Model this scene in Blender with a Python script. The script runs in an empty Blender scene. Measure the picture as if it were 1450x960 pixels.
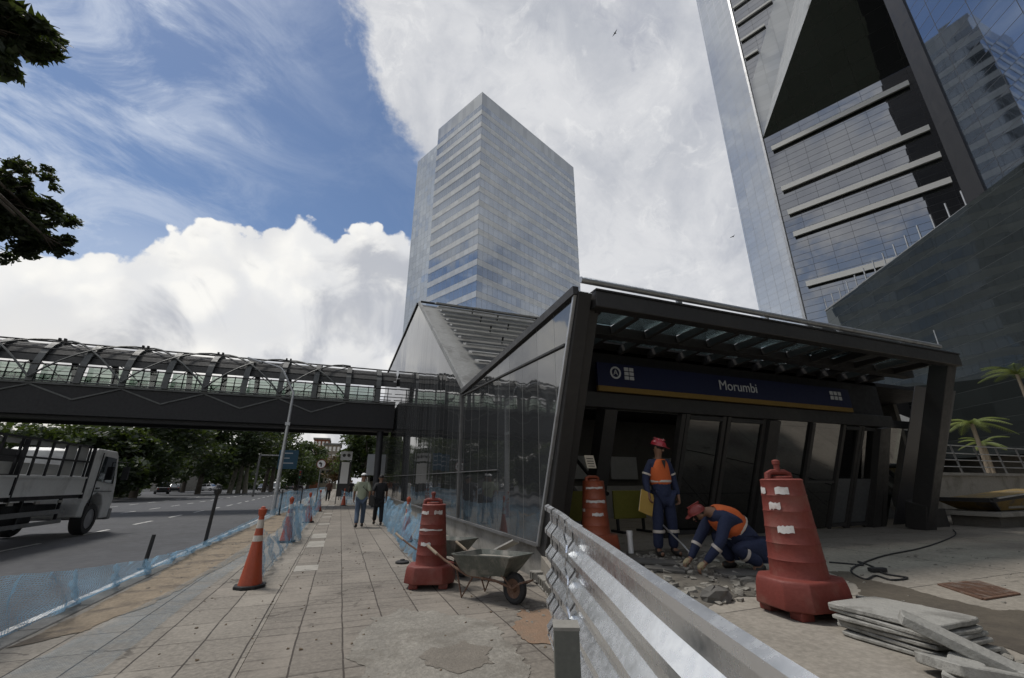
import bpy, bmesh, math, random
import numpy as np
from mathutils import Vector, Matrix, Euler
R=math.radians; PI=math.pi
random.seed(7); rng=np.random.default_rng(11)
S=bpy.context.scene
COL=S.collection
# ---------------------------------------------------------------- camera frame (calibrated from vanishing points)
F=600.;CX,CY=725.,480.;PIT=math.atan(204/600.);YAW=math.atan(243/math.hypot(600,204));CH=1.45
def ray(x,y):
    a=(x-CX)/F;b=-(y-CY)/F
    f=math.cos(PIT)-b*math.sin(PIT); u=math.sin(PIT)+b*math.cos(PIT)
    return Vector((a*math.cos(YAW)+f*math.sin(YAW), -a*math.sin(YAW)+f*math.cos(YAW), u))
C0=Vector((0,0,CH))
def onz(x,y,z=0.):
    d=ray(x,y); return C0+d*((z-CH)/d.z)
def onx(x,y,X):
    d=ray(x,y); return C0+d*(X/d.x)
def ony(x,y,Y):
    d=ray(x,y); return C0+d*(Y/d.y)
def onp(x,y,p,n):
    d=ray(x,y); n=Vector(n); return C0+d*((Vector(p)-C0).dot(n)/d.dot(n))
cd=bpy.data.cameras.new('camera'); cam=bpy.data.objects.new('camera',cd); COL.objects.link(cam)
cam.location=C0; cam.rotation_euler=(PI/2+PIT,0,-YAW)
cd.sensor_width=36; cd.lens=F/1450*36; cd.clip_start=.05; cd.clip_end=3000
S.camera=cam
# ---------------------------------------------------------------- materials
def newmat(name):
    m=bpy.data.materials.new(name); m.use_nodes=True; nt=m.node_tree; nt.nodes.clear()
    o=nt.nodes.new('ShaderNodeOutputMaterial'); return m,nt,o
class NT:
    def __init__(s,nt): s.nt=nt
    def n(s,t,**k):
        q=s.nt.nodes.new(t)
        for a,b in k.items(): setattr(q,a,b)
        return q
    def l(s,a,b): s.nt.links.new(a,b)
    def val(s,x,sock):
        if hasattr(x,'is_output') or isinstance(x,bpy.types.NodeSocket): s.l(x,sock)
        else: sock.default_value=x
    def m(s,op,a,b=None,c=None,clamp=False):
        q=s.n('ShaderNodeMath',operation=op,use_clamp=clamp); s.val(a,q.inputs[0])
        if b is not None: s.val(b,q.inputs[1])
        if c is not None: s.val(c,q.inputs[2])
        return q.outputs[0]
    def vm(s,op,a,b=None):
        q=s.n('ShaderNodeVectorMath',operation=op); s.val(a,q.inputs[0])
        if b is not None: s.val(b,q.inputs[1])
        return q.outputs[0]
    def noise(s,vec,scale,detail=4,rough=.55,dist=0.,w=None):
        q=s.n('ShaderNodeTexNoise'); s.l(vec,q.inputs['Vector'])
        q.inputs['Scale'].default_value=scale; q.inputs['Detail'].default_value=detail
        q.inputs['Roughness'].default_value=rough; q.inputs['Distortion'].default_value=dist
        return q.outputs['Fac']
    def ramp(s,fac,stops,mode='LINEAR'):
        q=s.n('ShaderNodeValToRGB'); s.l(fac,q.inputs[0]); cr=q.color_ramp; cr.interpolation=mode
        while len(cr.elements)<len(stops): cr.elements.new(.5)
        for e,(p,c) in zip(cr.elements,stops):
            e.position=p; e.color=(c,c,c,1) if isinstance(c,(int,float)) else (*c,1)
        return q.outputs[0]
    def mix(s,fac,a,b,bt='MIX'):
        q=s.n('ShaderNodeMix',data_type='RGBA',blend_type=bt); s.val(fac,q.inputs[0])
        for x,i in ((a,6),(b,7)):
            if isinstance(x,tuple): q.inputs[i].default_value=(*x,1) if len(x)==3 else x
            else: s.l(x,q.inputs[i])
        return q.outputs[2]
    def mr(s,x,a,b,c=0.,d=1.,smooth=True):
        q=s.n('ShaderNodeMapRange',interpolation_type='SMOOTHSTEP' if smooth else 'LINEAR')
        s.val(x,q.inputs[0]); q.inputs[1].default_value=a;q.inputs[2].default_value=b;q.inputs[3].default_value=c;q.inputs[4].default_value=d
        return q.outputs[0]
def mat(name,col,rough=.6,metal=0.,var=.25,scale=3.,bump=.15,bscale=None,dirt=None,dirt_amt=.5,spec=.5,coat=0.,trans=0.,two=None):
    """procedural paint / stone / metal: large and small noise variation, optional dirt colour patches, bump"""
    m,nt,o=newmat(name); t=NT(nt)
    p=t.n('ShaderNodeBsdfPrincipled'); t.l(p.outputs[0],o.inputs[0])
    tc=t.n('ShaderNodeTexCoord').outputs['Object']
    n1=t.noise(tc,scale,6,.6); n2=t.noise(tc,scale*7,4,.6)
    lo=tuple(c*(1-var) for c in col); hi=tuple(min(1,c*(1+var)) for c in col)
    c=t.mix(n1,lo,hi)
    c=t.mix(t.mr(n2,.35,.65,0,.5),c,tuple(x*(1-var*.7) for x in col))
    if dirt:
        dm=t.mr(t.noise(tc,scale*.6,7,.65,.4),.48,.66,0,dirt_amt)
        c=t.mix(dm,c,dirt)
    t.l(c,p.inputs['Base Color'])
    rr=t.mr(n2,.2,.8,max(.02,rough-.1),min(1,rough+.12),False); t.l(rr,p.inputs['Roughness'])
    p.inputs['Metallic'].default_value=metal; p.inputs['Specular IOR Level'].default_value=spec
    p.inputs['Coat Weight'].default_value=coat
    if bump>0:
        b=t.n('ShaderNodeBump'); b.inputs['Strength'].default_value=bump; b.inputs['Distance'].default_value=.02
        t.l(t.noise(tc,bscale or scale*10,5,.6),b.inputs['Height']); t.l(b.outputs[0],p.inputs['Normal'])
    return m
def glassmat(name,pane=(1.5,1.2),frame=(.04,.04),fcol=(.05,.05,.055),body=(.02,.022,.025),refl=.4,tint=(.8,.84,.88),tilt=.01,wav=.006,rough=.02,panevar=.15,wavs=.8,stretch=None):
    """coated curtain-wall glass: reflection over a dark body, joints from the UV grid, each pane very slightly out of plane"""
    m,nt,o=newmat(name); t=NT(nt)
    uv=t.n('ShaderNodeUVMap').outputs[0]
    sc=t.vm('DIVIDE',uv,(pane[0],pane[1],1))
    fr=t.vm('FRACTION',sc); fl=t.vm('FLOOR',sc)
    sx=t.n('ShaderNodeSeparateXYZ'); t.l(fr,sx.inputs[0])
    fm=t.m('MAXIMUM',t.m('LESS_THAN',sx.outputs[0],frame[0]/pane[0]),t.m('LESS_THAN',sx.outputs[1],frame[1]/pane[1]))
    wn=t.n('ShaderNodeTexWhiteNoise',noise_dimensions='2D'); t.l(fl,wn.inputs['Vector'])
    off=t.vm('SUBTRACT',wn.outputs['Color'],(.5,.5,.5))
    q=t.n('ShaderNodeVectorMath',operation='SCALE'); t.l(off,q.inputs[0]); q.inputs['Scale'].default_value=tilt
    nz=t.n('ShaderNodeTexNoise'); t.l(t.vm('MULTIPLY',uv,(*stretch,1)) if stretch else uv,nz.inputs['Vector']); nz.inputs['Scale'].default_value=wavs; nz.inputs['Detail'].default_value=2
    o2=t.vm('SUBTRACT',nz.outputs['Color'],(.5,.5,.5))
    q2=t.n('ShaderNodeVectorMath',operation='SCALE'); t.l(o2,q2.inputs[0]); q2.inputs['Scale'].default_value=wav
    g=t.n('ShaderNodeNewGeometry')
    nn=t.vm('NORMALIZE',t.vm('ADD',g.outputs['Normal'],t.vm('ADD',q.outputs[0],q2.outputs[0])))
    gl=t.n('ShaderNodeBsdfGlossy'); gl.inputs['Roughness'].default_value=rough; gl.inputs['Color'].default_value=(*tint,1); t.l(nn,gl.inputs['Normal'])
    df=t.n('ShaderNodeBsdfDiffuse'); 
    bc=t.mix(wn.outputs['Value'],tuple(x*(1-panevar) for x in body),tuple(x*(1+panevar) for x in body)); t.l(bc,df.inputs['Color'])
    fz=t.n('ShaderNodeFresnel'); fz.inputs['IOR'].default_value=1.55
    fac=t.m('ADD',fz.outputs[0],t.m('MULTIPLY',t.m('SUBTRACT',1.,fz.outputs[0]),t.m('ADD',refl,t.m('MULTIPLY',t.m('SUBTRACT',wn.outputs['Value'],.5),refl*panevar))),clamp=True)
    mx=t.n('ShaderNodeMixShader'); t.l(fac,mx.inputs[0]); t.l(df.outputs[0],mx.inputs[1]); t.l(gl.outputs[0],mx.inputs[2])
    fp=t.n('ShaderNodeBsdfPrincipled'); fp.inputs['Base Color'].default_value=(*fcol,1); fp.inputs['Roughness'].default_value=.4
    m2=t.n('ShaderNodeMixShader'); t.l(fm,m2.inputs[0]); t.l(mx.outputs[0],m2.inputs[1]); t.l(fp.outputs[0],m2.inputs[2])
    t.l(m2.outputs[0],o.inputs[0]); return m
def clearglass(name,tint=(.45,.5,.5),refl=.12,rough=.02):
    m,nt,o=newmat(name); t=NT(nt)
    tr=t.n('ShaderNodeBsdfTransparent'); tr.inputs[0].default_value=(*tint,1)
    gl=t.n('ShaderNodeBsdfGlossy'); gl.inputs['Roughness'].default_value=rough; gl.inputs['Color'].default_value=(.9,.9,.9,1)
    fz=t.n('ShaderNodeFresnel'); fz.inputs['IOR'].default_value=1.5
    mx=t.n('ShaderNodeMixShader'); t.l(t.m('ADD',fz.outputs[0],refl,clamp=True),mx.inputs[0]); t.l(tr.outputs[0],mx.inputs[1]); t.l(gl.outputs[0],mx.inputs[2])
    t.l(mx.outputs[0],o.inputs[0]); return m
def leafmat(name,c1,c2):
    m,nt,o=newmat(name); t=NT(nt)
    p=t.n('ShaderNodeBsdfPrincipled'); g=t.n('ShaderNodeNewGeometry')
    tc=t.n('ShaderNodeTexCoord').outputs['Object']
    c=t.mix(g.outputs['Random Per Island'],c1,c2); 
    c=t.mix(t.mr(t.noise(tc,.6,3),.35,.65),c,tuple(x*.7 for x in c1))
    t.l(c,p.inputs['Base Color']); p.inputs['Roughness'].default_value=.55
    tl=t.n('ShaderNodeBsdfTranslucent'); t.l(t.mix(.5,c,(.25,.35,.05)),tl.inputs[0])
    mx=t.n('ShaderNodeMixShader'); mx.inputs[0].default_value=.18; t.l(p.outputs[0],mx.inputs[1]); t.l(tl.outputs[0],mx.inputs[2])
    t.l(mx.outputs[0],o.inputs[0]); return m
# ---------------------------------------------------------------- mesh builder
class MB:
    def __init__(s): s.v=[]; s.f=[]; s.mi=[]; s.cur=0
    def add(s,vs,fs):
        b=len(s.v); s.v+= [Vector(v) for v in vs]; s.f+=[tuple(b+i for i in f) for f in fs]; s.mi+=[s.cur]*len(fs); return s
    def box(s,c,sz,rot=None):
        hx,hy,hz=sz[0]/2,sz[1]/2,sz[2]/2
        vs=[Vector((x,y,z)) for z in(-hz,hz) for y in(-hy,hy) for x in(-hx,hx)]
        if rot is not None:
            M=Euler(rot).to_matrix(); vs=[M@v for v in vs]
        c=Vector(c); return s.add([v+c for v in vs],[(0,2,3,1),(4,5,7,6),(0,1,5,4),(2,6,7,3),(0,4,6,2),(1,3,7,5)])
    def bb(s,a,b):
        return s.box([(a[i]+b[i])/2 for i in range(3)],[abs(b[i]-a[i]) for i in range(3)])
    def beam(s,p,q,w,h,up=(0,0,1)):
        p,q=Vector(p),Vector(q); d=(q-p).normalized(); u=Vector(up)
        if abs(d.dot(u))>.98: u=Vector((0,1,0))
        r=d.cross(u).normalized(); u=r.cross(d).normalized()
        vs=[]
        for c in (p,q):
            for a,b in((-1,-1),(1,-1),(1,1),(-1,1)): vs.append(c+r*(a*w/2)+u*(b*h/2))
        return s.add(vs,[(3,2,1,0),(4,5,6,7),(0,1,5,4),(1,2,6,5),(2,3,7,6),(3,0,4,7)])
    def tube(s,pts,r,n=8,caps=True):
        pts=[Vector(p) for p in pts]; m=len(pts); rs=r if isinstance(r,(list,tuple)) else [r]*m
        vs=[];u=None
        for i,p in enumerate(pts):
            d=(pts[min(i+1,m-1)]-pts[max(i-1,0)])
            d=d.normalized() if d.length>1e-9 else Vector((0,0,1))
            if u is None: u=Vector((0,0,1)) if abs(d.z)<.9 else Vector((1,0,0))
            x=d.cross(u)
            if x.length<1e-4: x=d.cross(Vector((0,1,0)))
            x.normalize(); u=x.cross(d).normalized()
            for k in range(n):
                a=2*PI*k/n; vs.append(p+(x*math.cos(a)+u*math.sin(a))*rs[i])
        fs=[]
        for i in range(m-1):
            for k in range(n):
                k2=(k+1)%n; fs.append((i*n+k,i*n+k2,(i+1)*n+k2,(i+1)*n+k))
        if caps: fs.append(tuple(range(n-1,-1,-1))); fs.append(tuple((m-1)*n+k for k in range(n)))
        return s.add(vs,fs)
    def lathe(s,prof,c=(0,0,0),n=24,sx=1.,sy=1.,caps=True):
        vs=[];fs=[];c=Vector(c);m=len(prof)
        for r,z in prof:
            for k in range(n):
                a=2*PI*k/n; vs.append(c+Vector((r*sx*math.cos(a),r*sy*math.sin(a),z)))
        for i in range(m-1):
            for k in range(n):
                k2=(k+1)%n; fs.append((i*n+k,i*n+k2,(i+1)*n+k2,(i+1)*n+k))
        if caps: fs.append(tuple(range(n-1,-1,-1))); fs.append(tuple((m-1)*n+k for k in range(n)))
        return s.add(vs,fs)
    def loft(s,rings,close=True,caps=True):
        n=len(rings[0]); vs=[v for r in rings for v in r]; fs=[]
        for i in range(len(rings)-1):
            for k in range(n if close else n-1):
                k2=(k+1)%n; fs.append((i*n+k,i*n+k2,(i+1)*n+k2,(i+1)*n+k))
        if caps and close: fs.append(tuple(range(n-1,-1,-1))); fs.append(tuple((len(rings)-1)*n+k for k in range(n)))
        return s.add(vs,fs)
    def prism(s,pts,z0,z1):
        return s.loft([[Vector((x,y,z0)) for x,y in pts],[Vector((x,y,z1)) for x,y in pts]])
    def ex(s,pts,d):
        """polygon (3D points) extruded by vector d"""
        d=Vector(d); a=[Vector(p) for p in pts]; return s.loft([a,[p+d for p in a]])
    def xf(s,M,i0=0):
        for i in range(i0,len(s.v)): s.v[i]=M@s.v[i]
        return s
    def build(s,name,m=None,parent=None,smooth=False,bevel=0,seg=2,local=False,uv=False,angle=40):
        me=bpy.data.meshes.new(name)
        o=bpy.data.objects.new(name,me); COL.objects.link(o)
        off=Vector((0,0,0))
        if parent is not None:
            o.parent=parent
            if not local:
                q=parent
                while q is not None: off=off+q.location; q=q.parent
        me.from_pydata([v-off for v in s.v],[],s.f)
        bm=bmesh.new(); bm.from_mesh(me); bmesh.ops.recalc_face_normals(bm,faces=bm.faces[:])
        if bevel>0:
            es=[e for e in bm.edges if len(e.link_faces)==2 and e.calc_face_angle(0)>R(30)]
            try: bmesh.ops.bevel(bm,geom=es,offset=bevel,segments=seg,affect='EDGES',profile=.5,clamp_overlap=True)
            except Exception: pass
        bm.to_mesh(me); bm.free()
        if s.cur or isinstance(m,(list,tuple)):
            for x in m: me.materials.append(x)
            if bevel==0 and len(me.polygons)==len(s.mi): me.polygons.foreach_set('material_index',s.mi)
        elif m: me.materials.append(m)
        if smooth:
            me.polygons.foreach_set('use_smooth',[True]*len(me.polygons))
            try: me.set_sharp_from_angle(angle=R(angle))
            except Exception: pass
        if uv: autouv(me)
        me.update(); return o
def autouv(me):
    ul=me.uv_layers.new(name='UVMap')
    for p in me.polygons:
        n=p.normal
        if abs(n.z)>.98: t=Vector((1,0,0)); b=Vector((0,1,0))
        else:
            t=Vector((0,0,1)).cross(n).normalized(); b=n.cross(t).normalized()
            if b.z<0: b=-b
        for li in p.loop_indices:
            co=me.vertices[me.loops[li].vertex_index].co
            ul.data[li].uv=(co.dot(t),co.dot(b))
def tag(o,label=None,cat=None,group=None,kind=None):
    if label: o['label']=label
    if cat: o['category']=cat
    if group: o['group']=group
    if kind: o['kind']=kind
    return o
def thing(name,label,cat,loc=(0,0,0),rz=0,group=None):
    o=bpy.data.objects.new(name,None); COL.objects.link(o); o.location=loc; o.rotation_euler=(0,0,rz); o.empty_display_size=.2
    return tag(o,label,cat,group)
def kids(o): return [c for c in ALL_CH.get(o.name,[])]
def copy_tree(o,parent=None):
    c=o.copy(); COL.objects.link(c); c.parent=parent
    for ch in [x for x in COL.objects if x.parent==o]: copy_tree(ch,c)
    return c
def dup(o,loc,rz,label,group=None,scale=None):
    c=copy_tree(o); c.location=loc; c.rotation_euler=(0,0,rz)
    if scale: c.scale=scale
    return tag(c,label,None,group)
def skin(name,J,E,m,parent=None,sub=2,smooth=True):
    """one continuous skinned surface grown from joints J {k:(x,y,z,r)} along edges E"""
    used={a for e in E for a in e}; ks=[k for k in J if k in used]; ix={k:i for i,k in enumerate(ks)}
    me=bpy.data.meshes.new(name+'_s'); me.from_pydata([J[k][:3] for k in ks],[(ix[a],ix[b]) for a,b in E],[])
    o=bpy.data.objects.new(name+'_s',me); COL.objects.link(o)
    md=o.modifiers.new('k','SKIN'); md.use_smooth_shade=True
    sv=me.skin_vertices[0].data
    for i,k in enumerate(ks):
        r=J[k][3]; sv[i].radius=(r,r) if not isinstance(r,tuple) else r; sv[i].use_root=(i==0)
    s2=o.modifiers.new('s','SUBSURF'); s2.levels=sub; s2.render_levels=sub
    dg=bpy.context.evaluated_depsgraph_get(); dg.update()
    nm=bpy.data.meshes.new_from_object(o.evaluated_get(dg)); nm.name=name
    nm.materials.clear(); nm.materials.append(m)
    nm.polygons.foreach_set('use_smooth',[True]*len(nm.polygons))
    bpy.data.objects.remove(o)
    q=bpy.data.objects.new(name,nm); COL.objects.link(q)
    if parent is not None: q.parent=parent
    return q
def text(name,body,size,m,parent,loc,rot,ext=.004,align='CENTER'):
    cu=bpy.data.curves.new(name,'FONT'); cu.body=body; cu.size=size; cu.extrude=ext; cu.align_x=align; cu.align_y='CENTER'
    o=bpy.data.objects.new(name+'_c',cu); COL.objects.link(o)
    dg=bpy.context.evaluated_depsgraph_get(); nm=bpy.data.meshes.new_from_object(o.evaluated_get(dg)); bpy.data.objects.remove(o)
    nm.materials.clear(); nm.materials.append(m)
    q=bpy.data.objects.new(name,nm); COL.objects.link(q); q.parent=parent
    q.location=Vector(loc)-(parent.location if parent else Vector()); q.rotation_euler=rot; return q
def leaves(centers,radii,n,size,flat=.8,elong=1.6,droop=0.,shell=.35):
    """leaf-shaped quads scattered through the clumps given by centres and radii -> numpy verts / faces"""
    centers=np.array(centers,float); radii=np.array(radii,float); k=len(centers)
    w=radii**2; w/=w.sum(); idx=rng.choice(k,n,p=w)
    d=rng.normal(size=(n,3)); d/=np.linalg.norm(d,axis=1)[:,None]
    rr=rng.random(n)**shell
    P=centers[idx]+d*(rr*radii[idx])[:,None]*np.array([1,1,flat])
    a=rng.normal(size=(n,3)); a[:,2]=a[:,2]*.5-droop; a/=np.linalg.norm(a,axis=1)[:,None]
    b=np.cross(a,rng.normal(size=(n,3))); b/=np.linalg.norm(b,axis=1)[:,None]
    s=size*(.6+.8*rng.random(n))[:,None]
    V=np.stack([P-a*s*elong*.5,P+b*s*.35,P+a*s*elong*.5,P-b*s*.35],1).reshape(-1,3)
    return V
def leafobj(name,V,m,parent):
    n=len(V)//4; me=bpy.data.meshes.new(name)
    me.vertices.add(len(V)); me.vertices.foreach_set('co',(V-np.array(parent.location)[None,:] if parent is not None else V).astype(np.float32).ravel())
    me.loops.add(4*n); me.loops.foreach_set('vertex_index',np.arange(4*n,dtype=np.int32))
    me.polygons.add(n); me.polygons.foreach_set('loop_start',np.arange(0,4*n,4,dtype=np.int32)); me.polygons.foreach_set('loop_total',np.full(n,4,dtype=np.int32))
    me.materials.append(m); me.update(calc_edges=True)
    o=bpy.data.objects.new(name,me); COL.objects.link(o); o.parent=parent; return o
# ================================================================= WORLD
SUN_EL,SUN_AZ=62,-46      # azimuth measured from +Y (the road direction) towards +X
def make_world():
    w=bpy.data.worlds.new("World"); S.world=w; w.use_nodes=True; nt=w.node_tree; nt.nodes.clear(); t=NT(nt)
    o=t.n('ShaderNodeOutputWorld')
    sky=t.n('ShaderNodeTexSky',sky_type='NISHITA'); sky.sun_disc=False; sky.sun_elevation=R(SUN_EL); sky.sun_rotation=R(SUN_AZ)
    sky.air_density=1.0; sky.dust_density=.4; sky.ozone_density=2.5; sky.altitude=700
    d=t.n('ShaderNodeTexCoord').outputs['Generated']
    sx=t.n('ShaderNodeSeparateXYZ'); t.l(d,sx.inputs[0])
    az=t.m('MULTIPLY',t.m('ARCTAN2',sx.outputs[0],sx.outputs[1]),57.2958)
    el=t.m('MULTIPLY',t.m('ARCSINE',sx.outputs[2]),57.2958)
    big=t.noise(d,2.2,7,.6,.3); fine=t.noise(d,7,8,.62,.2); 
    vo=t.n('ShaderNodeTexVoronoi',feature='SMOOTH_F1'); vo.inputs['Scale'].default_value=9; vo.inputs['Smoothness'].default_value=.6
    t.l(t.vm('ADD',d,t.vm('MULTIPLY',t.n('ShaderNodeTexNoise').outputs['Color'],(0,0,0))),vo.inputs['Vector'])
    vo2=t.n('ShaderNodeTexVoronoi',feature='SMOOTH_F1'); vo2.inputs['Scale'].default_value=26; vo2.inputs['Smoothness'].default_value=.6
    nz=t.n('ShaderNodeTexNoise'); t.l(d,nz.inputs['Vector']); nz.inputs['Scale'].default_value=12; nz.inputs['Detail'].default_value=5
    q=t.n('ShaderNodeVectorMath',operation='SCALE'); t.l(t.vm('SUBTRACT',nz.outputs['Color'],(.5,.5,.5)),q.inputs[0]); q.inputs['Scale'].default_value=.12
    dd=t.vm('ADD',d,q.outputs[0]); t.l(dd,vo.inputs['Vector']); t.l(dd,vo2.inputs['Vector'])
    # right-hand cloud deck: everything east of an edge that leans west with height
    edge=t.m('SUBTRACT',6.5,t.m('MULTIPLY',t.m('MAXIMUM',t.m('SUBTRACT',el,41.),0.),1.1))
    s=t.m('SUBTRACT',az,edge); s=t.m('ADD',s,t.m('MULTIPLY',t.m('SUBTRACT',fine,.5),26.)); s=t.m('ADD',s,t.m('MULTIPLY',t.m('SUBTRACT',big,.5),10.))
    mR=t.mr(s,-2.,3.5); 
    # behind: broken cloud
    gap=t.mr(t.noise(d,2.6,8,.62,.5),.44,.54)
    far=t.m('MAXIMUM',t.mr(t.m('ABSOLUTE',az),95.,130.),t.mr(az,-80.,-88.))
    mR=t.m('MULTIPLY',mR,t.m('SUBTRACT',1.,t.m('MULTIPLY',far,t.m('SUBTRACT',1.,gap))))
    mR=t.m('MAXIMUM',mR,t.m('MULTIPLY',t.mr(el,58.,70.),.92))
    west=t.m('MULTIPLY',t.mr(az,-41.,-52.),t.m('MAXIMUM',t.mr(t.noise(d,2.6,7,.6,.5),.30,.44),0.)); west=t.m('MULTIPLY',west,t.m('SUBTRACT',1.,t.m('MULTIPLY',t.mr(az,-80.,-88.),t.m('SUBTRACT',1.,gap)))); hole=t.m('MULTIPLY',t.m('MULTIPLY',t.mr(az,-58.,-62.),t.mr(az,-90.,-82.)),t.mr(t.m('ADD',el,t.m('MULTIPLY',t.m('SUBTRACT',fine,.5),22.)),34.,30.)); west=t.m('MULTIPLY',west,t.m('SUBTRACT',1.,hole)); mR=t.m('MAXIMUM',mR,west)
    # cumulus bank low on the left
    pos=t.m('DIVIDE',t.m('ADD',az,60.),90.,clamp=True)
    pts=[(-60,17),(-38,17),(-33,18.5),(-28.6,20),(-22.3,24),(-16,28.5),(-11.5,31),(-8,31.5),(-4,30.5),(0,32),(4,34),(12,36)]
    g=t.m('MULTIPLY',t.ramp(pos,[((a+60)/90,b/50) for a,b in pts]),50.)
    c=t.m('SUBTRACT',g,el)
    c=t.m('ADD',c,t.m('MULTIPLY',t.m('SUBTRACT',.45,vo.outputs['Distance']),8.)); c=t.m('ADD',c,t.m('MULTIPLY',t.m('SUBTRACT',.45,vo2.outputs['Distance']),3.)); c=t.m('ADD',c,t.m('MULTIPLY',t.m('SUBTRACT',fine,.5),5.))
    mC=t.mr(c,0.,.9)
    # thin high cloud
    st=t.n('ShaderNodeMapping'); t.l(d,st.inputs[0]); st.inputs['Scale'].default_value=(1.6,1.6,3.6); st.inputs['Rotation'].default_value=(.4,.5,0)
    ci=t.noise(st.outputs[0],2.4,9,.66,.9)
    ci2=t.noise(st.outputs[0],7.,7,.62,.5)
    reg=t.mr(az,-6.,-34.,.12,1.)
    mT=t.m('MULTIPLY',t.m('ADD',t.mr(ci,.36,.68,0,.68),t.m('MULTIPLY',t.mr(ci2,.5,.8),t.mr(ci,.45,.6,0,.5))),reg)
    low=t.mr(el,30.,22.,0,.35); mT=t.m('MAXIMUM',mT,low)
    # shading of the clouds
    sh=t.mr(t.noise(d,3.6,7,.6,.6),.36,.62)
    sh2=t.mr(fine,.3,.7)
    colR=t.mix(sh,(.42,.44,.485),(.60,.61,.635)); colR=t.mix(t.m('MULTIPLY',sh2,.3),colR,(.70,.70,.71))
    dark=t.mr(t.noise(dd,5.5,6,.6,.3),.56,.72,0,.75); colR=t.mix(dark,colR,(.34,.36,.42)); f3=t.noise(dd,11,8,.68,.5); colR=t.mix(t.mr(f3,.5,.7,0,.35),colR,(.42,.44,.49)); colR=t.mix(t.mr(f3,.48,.3,0,.45),colR,(.78,.78,.78))
    bil=t.mr(vo.outputs['Distance'],.2,.7,0,.75); 
    colC=t.mix(bil,(.84,.83,.80),(.60,.61,.635)); colC=t.mix(t.mr(vo2.outputs['Distance'],.3,.8,0,.3),colC,(.62,.64,.68))
    patch=t.m('MULTIPLY',t.mr(t.noise(d,4.6,6,.58,.5),.47,.62,0,.85),t.mr(c,1.,6.)); colC=t.mix(patch,colC,(.38,.40,.45))
    warm=t.m('MULTIPLY',t.mr(el,18.,4.),t.mr(az,10.,-30.)); colC=t.mix(t.m('MULTIPLY',warm,.5),colC,(.86,.80,.69))
    bS=t.n('ShaderNodeBackground'); 
    hs=t.n('ShaderNodeHueSaturation'); t.l(sky.outputs[0],hs.inputs['Color']); hs.inputs['Saturation'].default_value=1.0
    t.l(hs.outputs[0],bS.inputs[0]); bS.inputs[1].default_value=.085
    def bg(c,k): 
        b=t.n('ShaderNodeBackground'); t.l(c,b.inputs[0]); b.inputs[1].default_value=k; return b.outputs[0]
    def ms(f,a,b):
        x=t.n('ShaderNodeMixShader'); t.l(f,x.inputs[0]); t.l(a,x.inputs[1]); t.l(b,x.inputs[2]); return x.outputs[0]
    thin=t.n('ShaderNodeBackground'); thin.inputs[0].default_value=(.66,.72,.82,1); thin.inputs[1].default_value=.9
    a=ms(mT,bS.outputs[0],thin.outputs[0]); a=ms(mR,a,bg(colR,1.)); a=ms(t.m('MULTIPLY',mC,t.mr(az,30.,12.)),a,bg(colC,1.))
    t.l(a,o.inputs[0])
make_world()
sl=bpy.data.lights.new('sun','SUN'); sl.energy=2.0; sl.angle=R(11); sl.color=(1,.95,.88); so=bpy.data.objects.new('sun',sl); COL.objects.link(so)
so.rotation_euler=Vector((-math.sin(R(SUN_AZ))*math.cos(R(SUN_EL)),-math.cos(R(SUN_AZ))*math.cos(R(SUN_EL)),-math.sin(R(SUN_EL)))).to_track_quat('-Z','Y').to_euler()
S.view_settings.view_transform='Standard'; S.view_settings.look='None'; S.view_settings.exposure=.20; S.view_settings.gamma=1
S.cycles.max_bounces=7; S.cycles.transparent_max_bounces=16; S.cycles.caustics_reflective=False; S.cycles.caustics_refractive=False
S.cycles.sample_clamp_indirect=4; S.cycles.use_denoising=True

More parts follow.
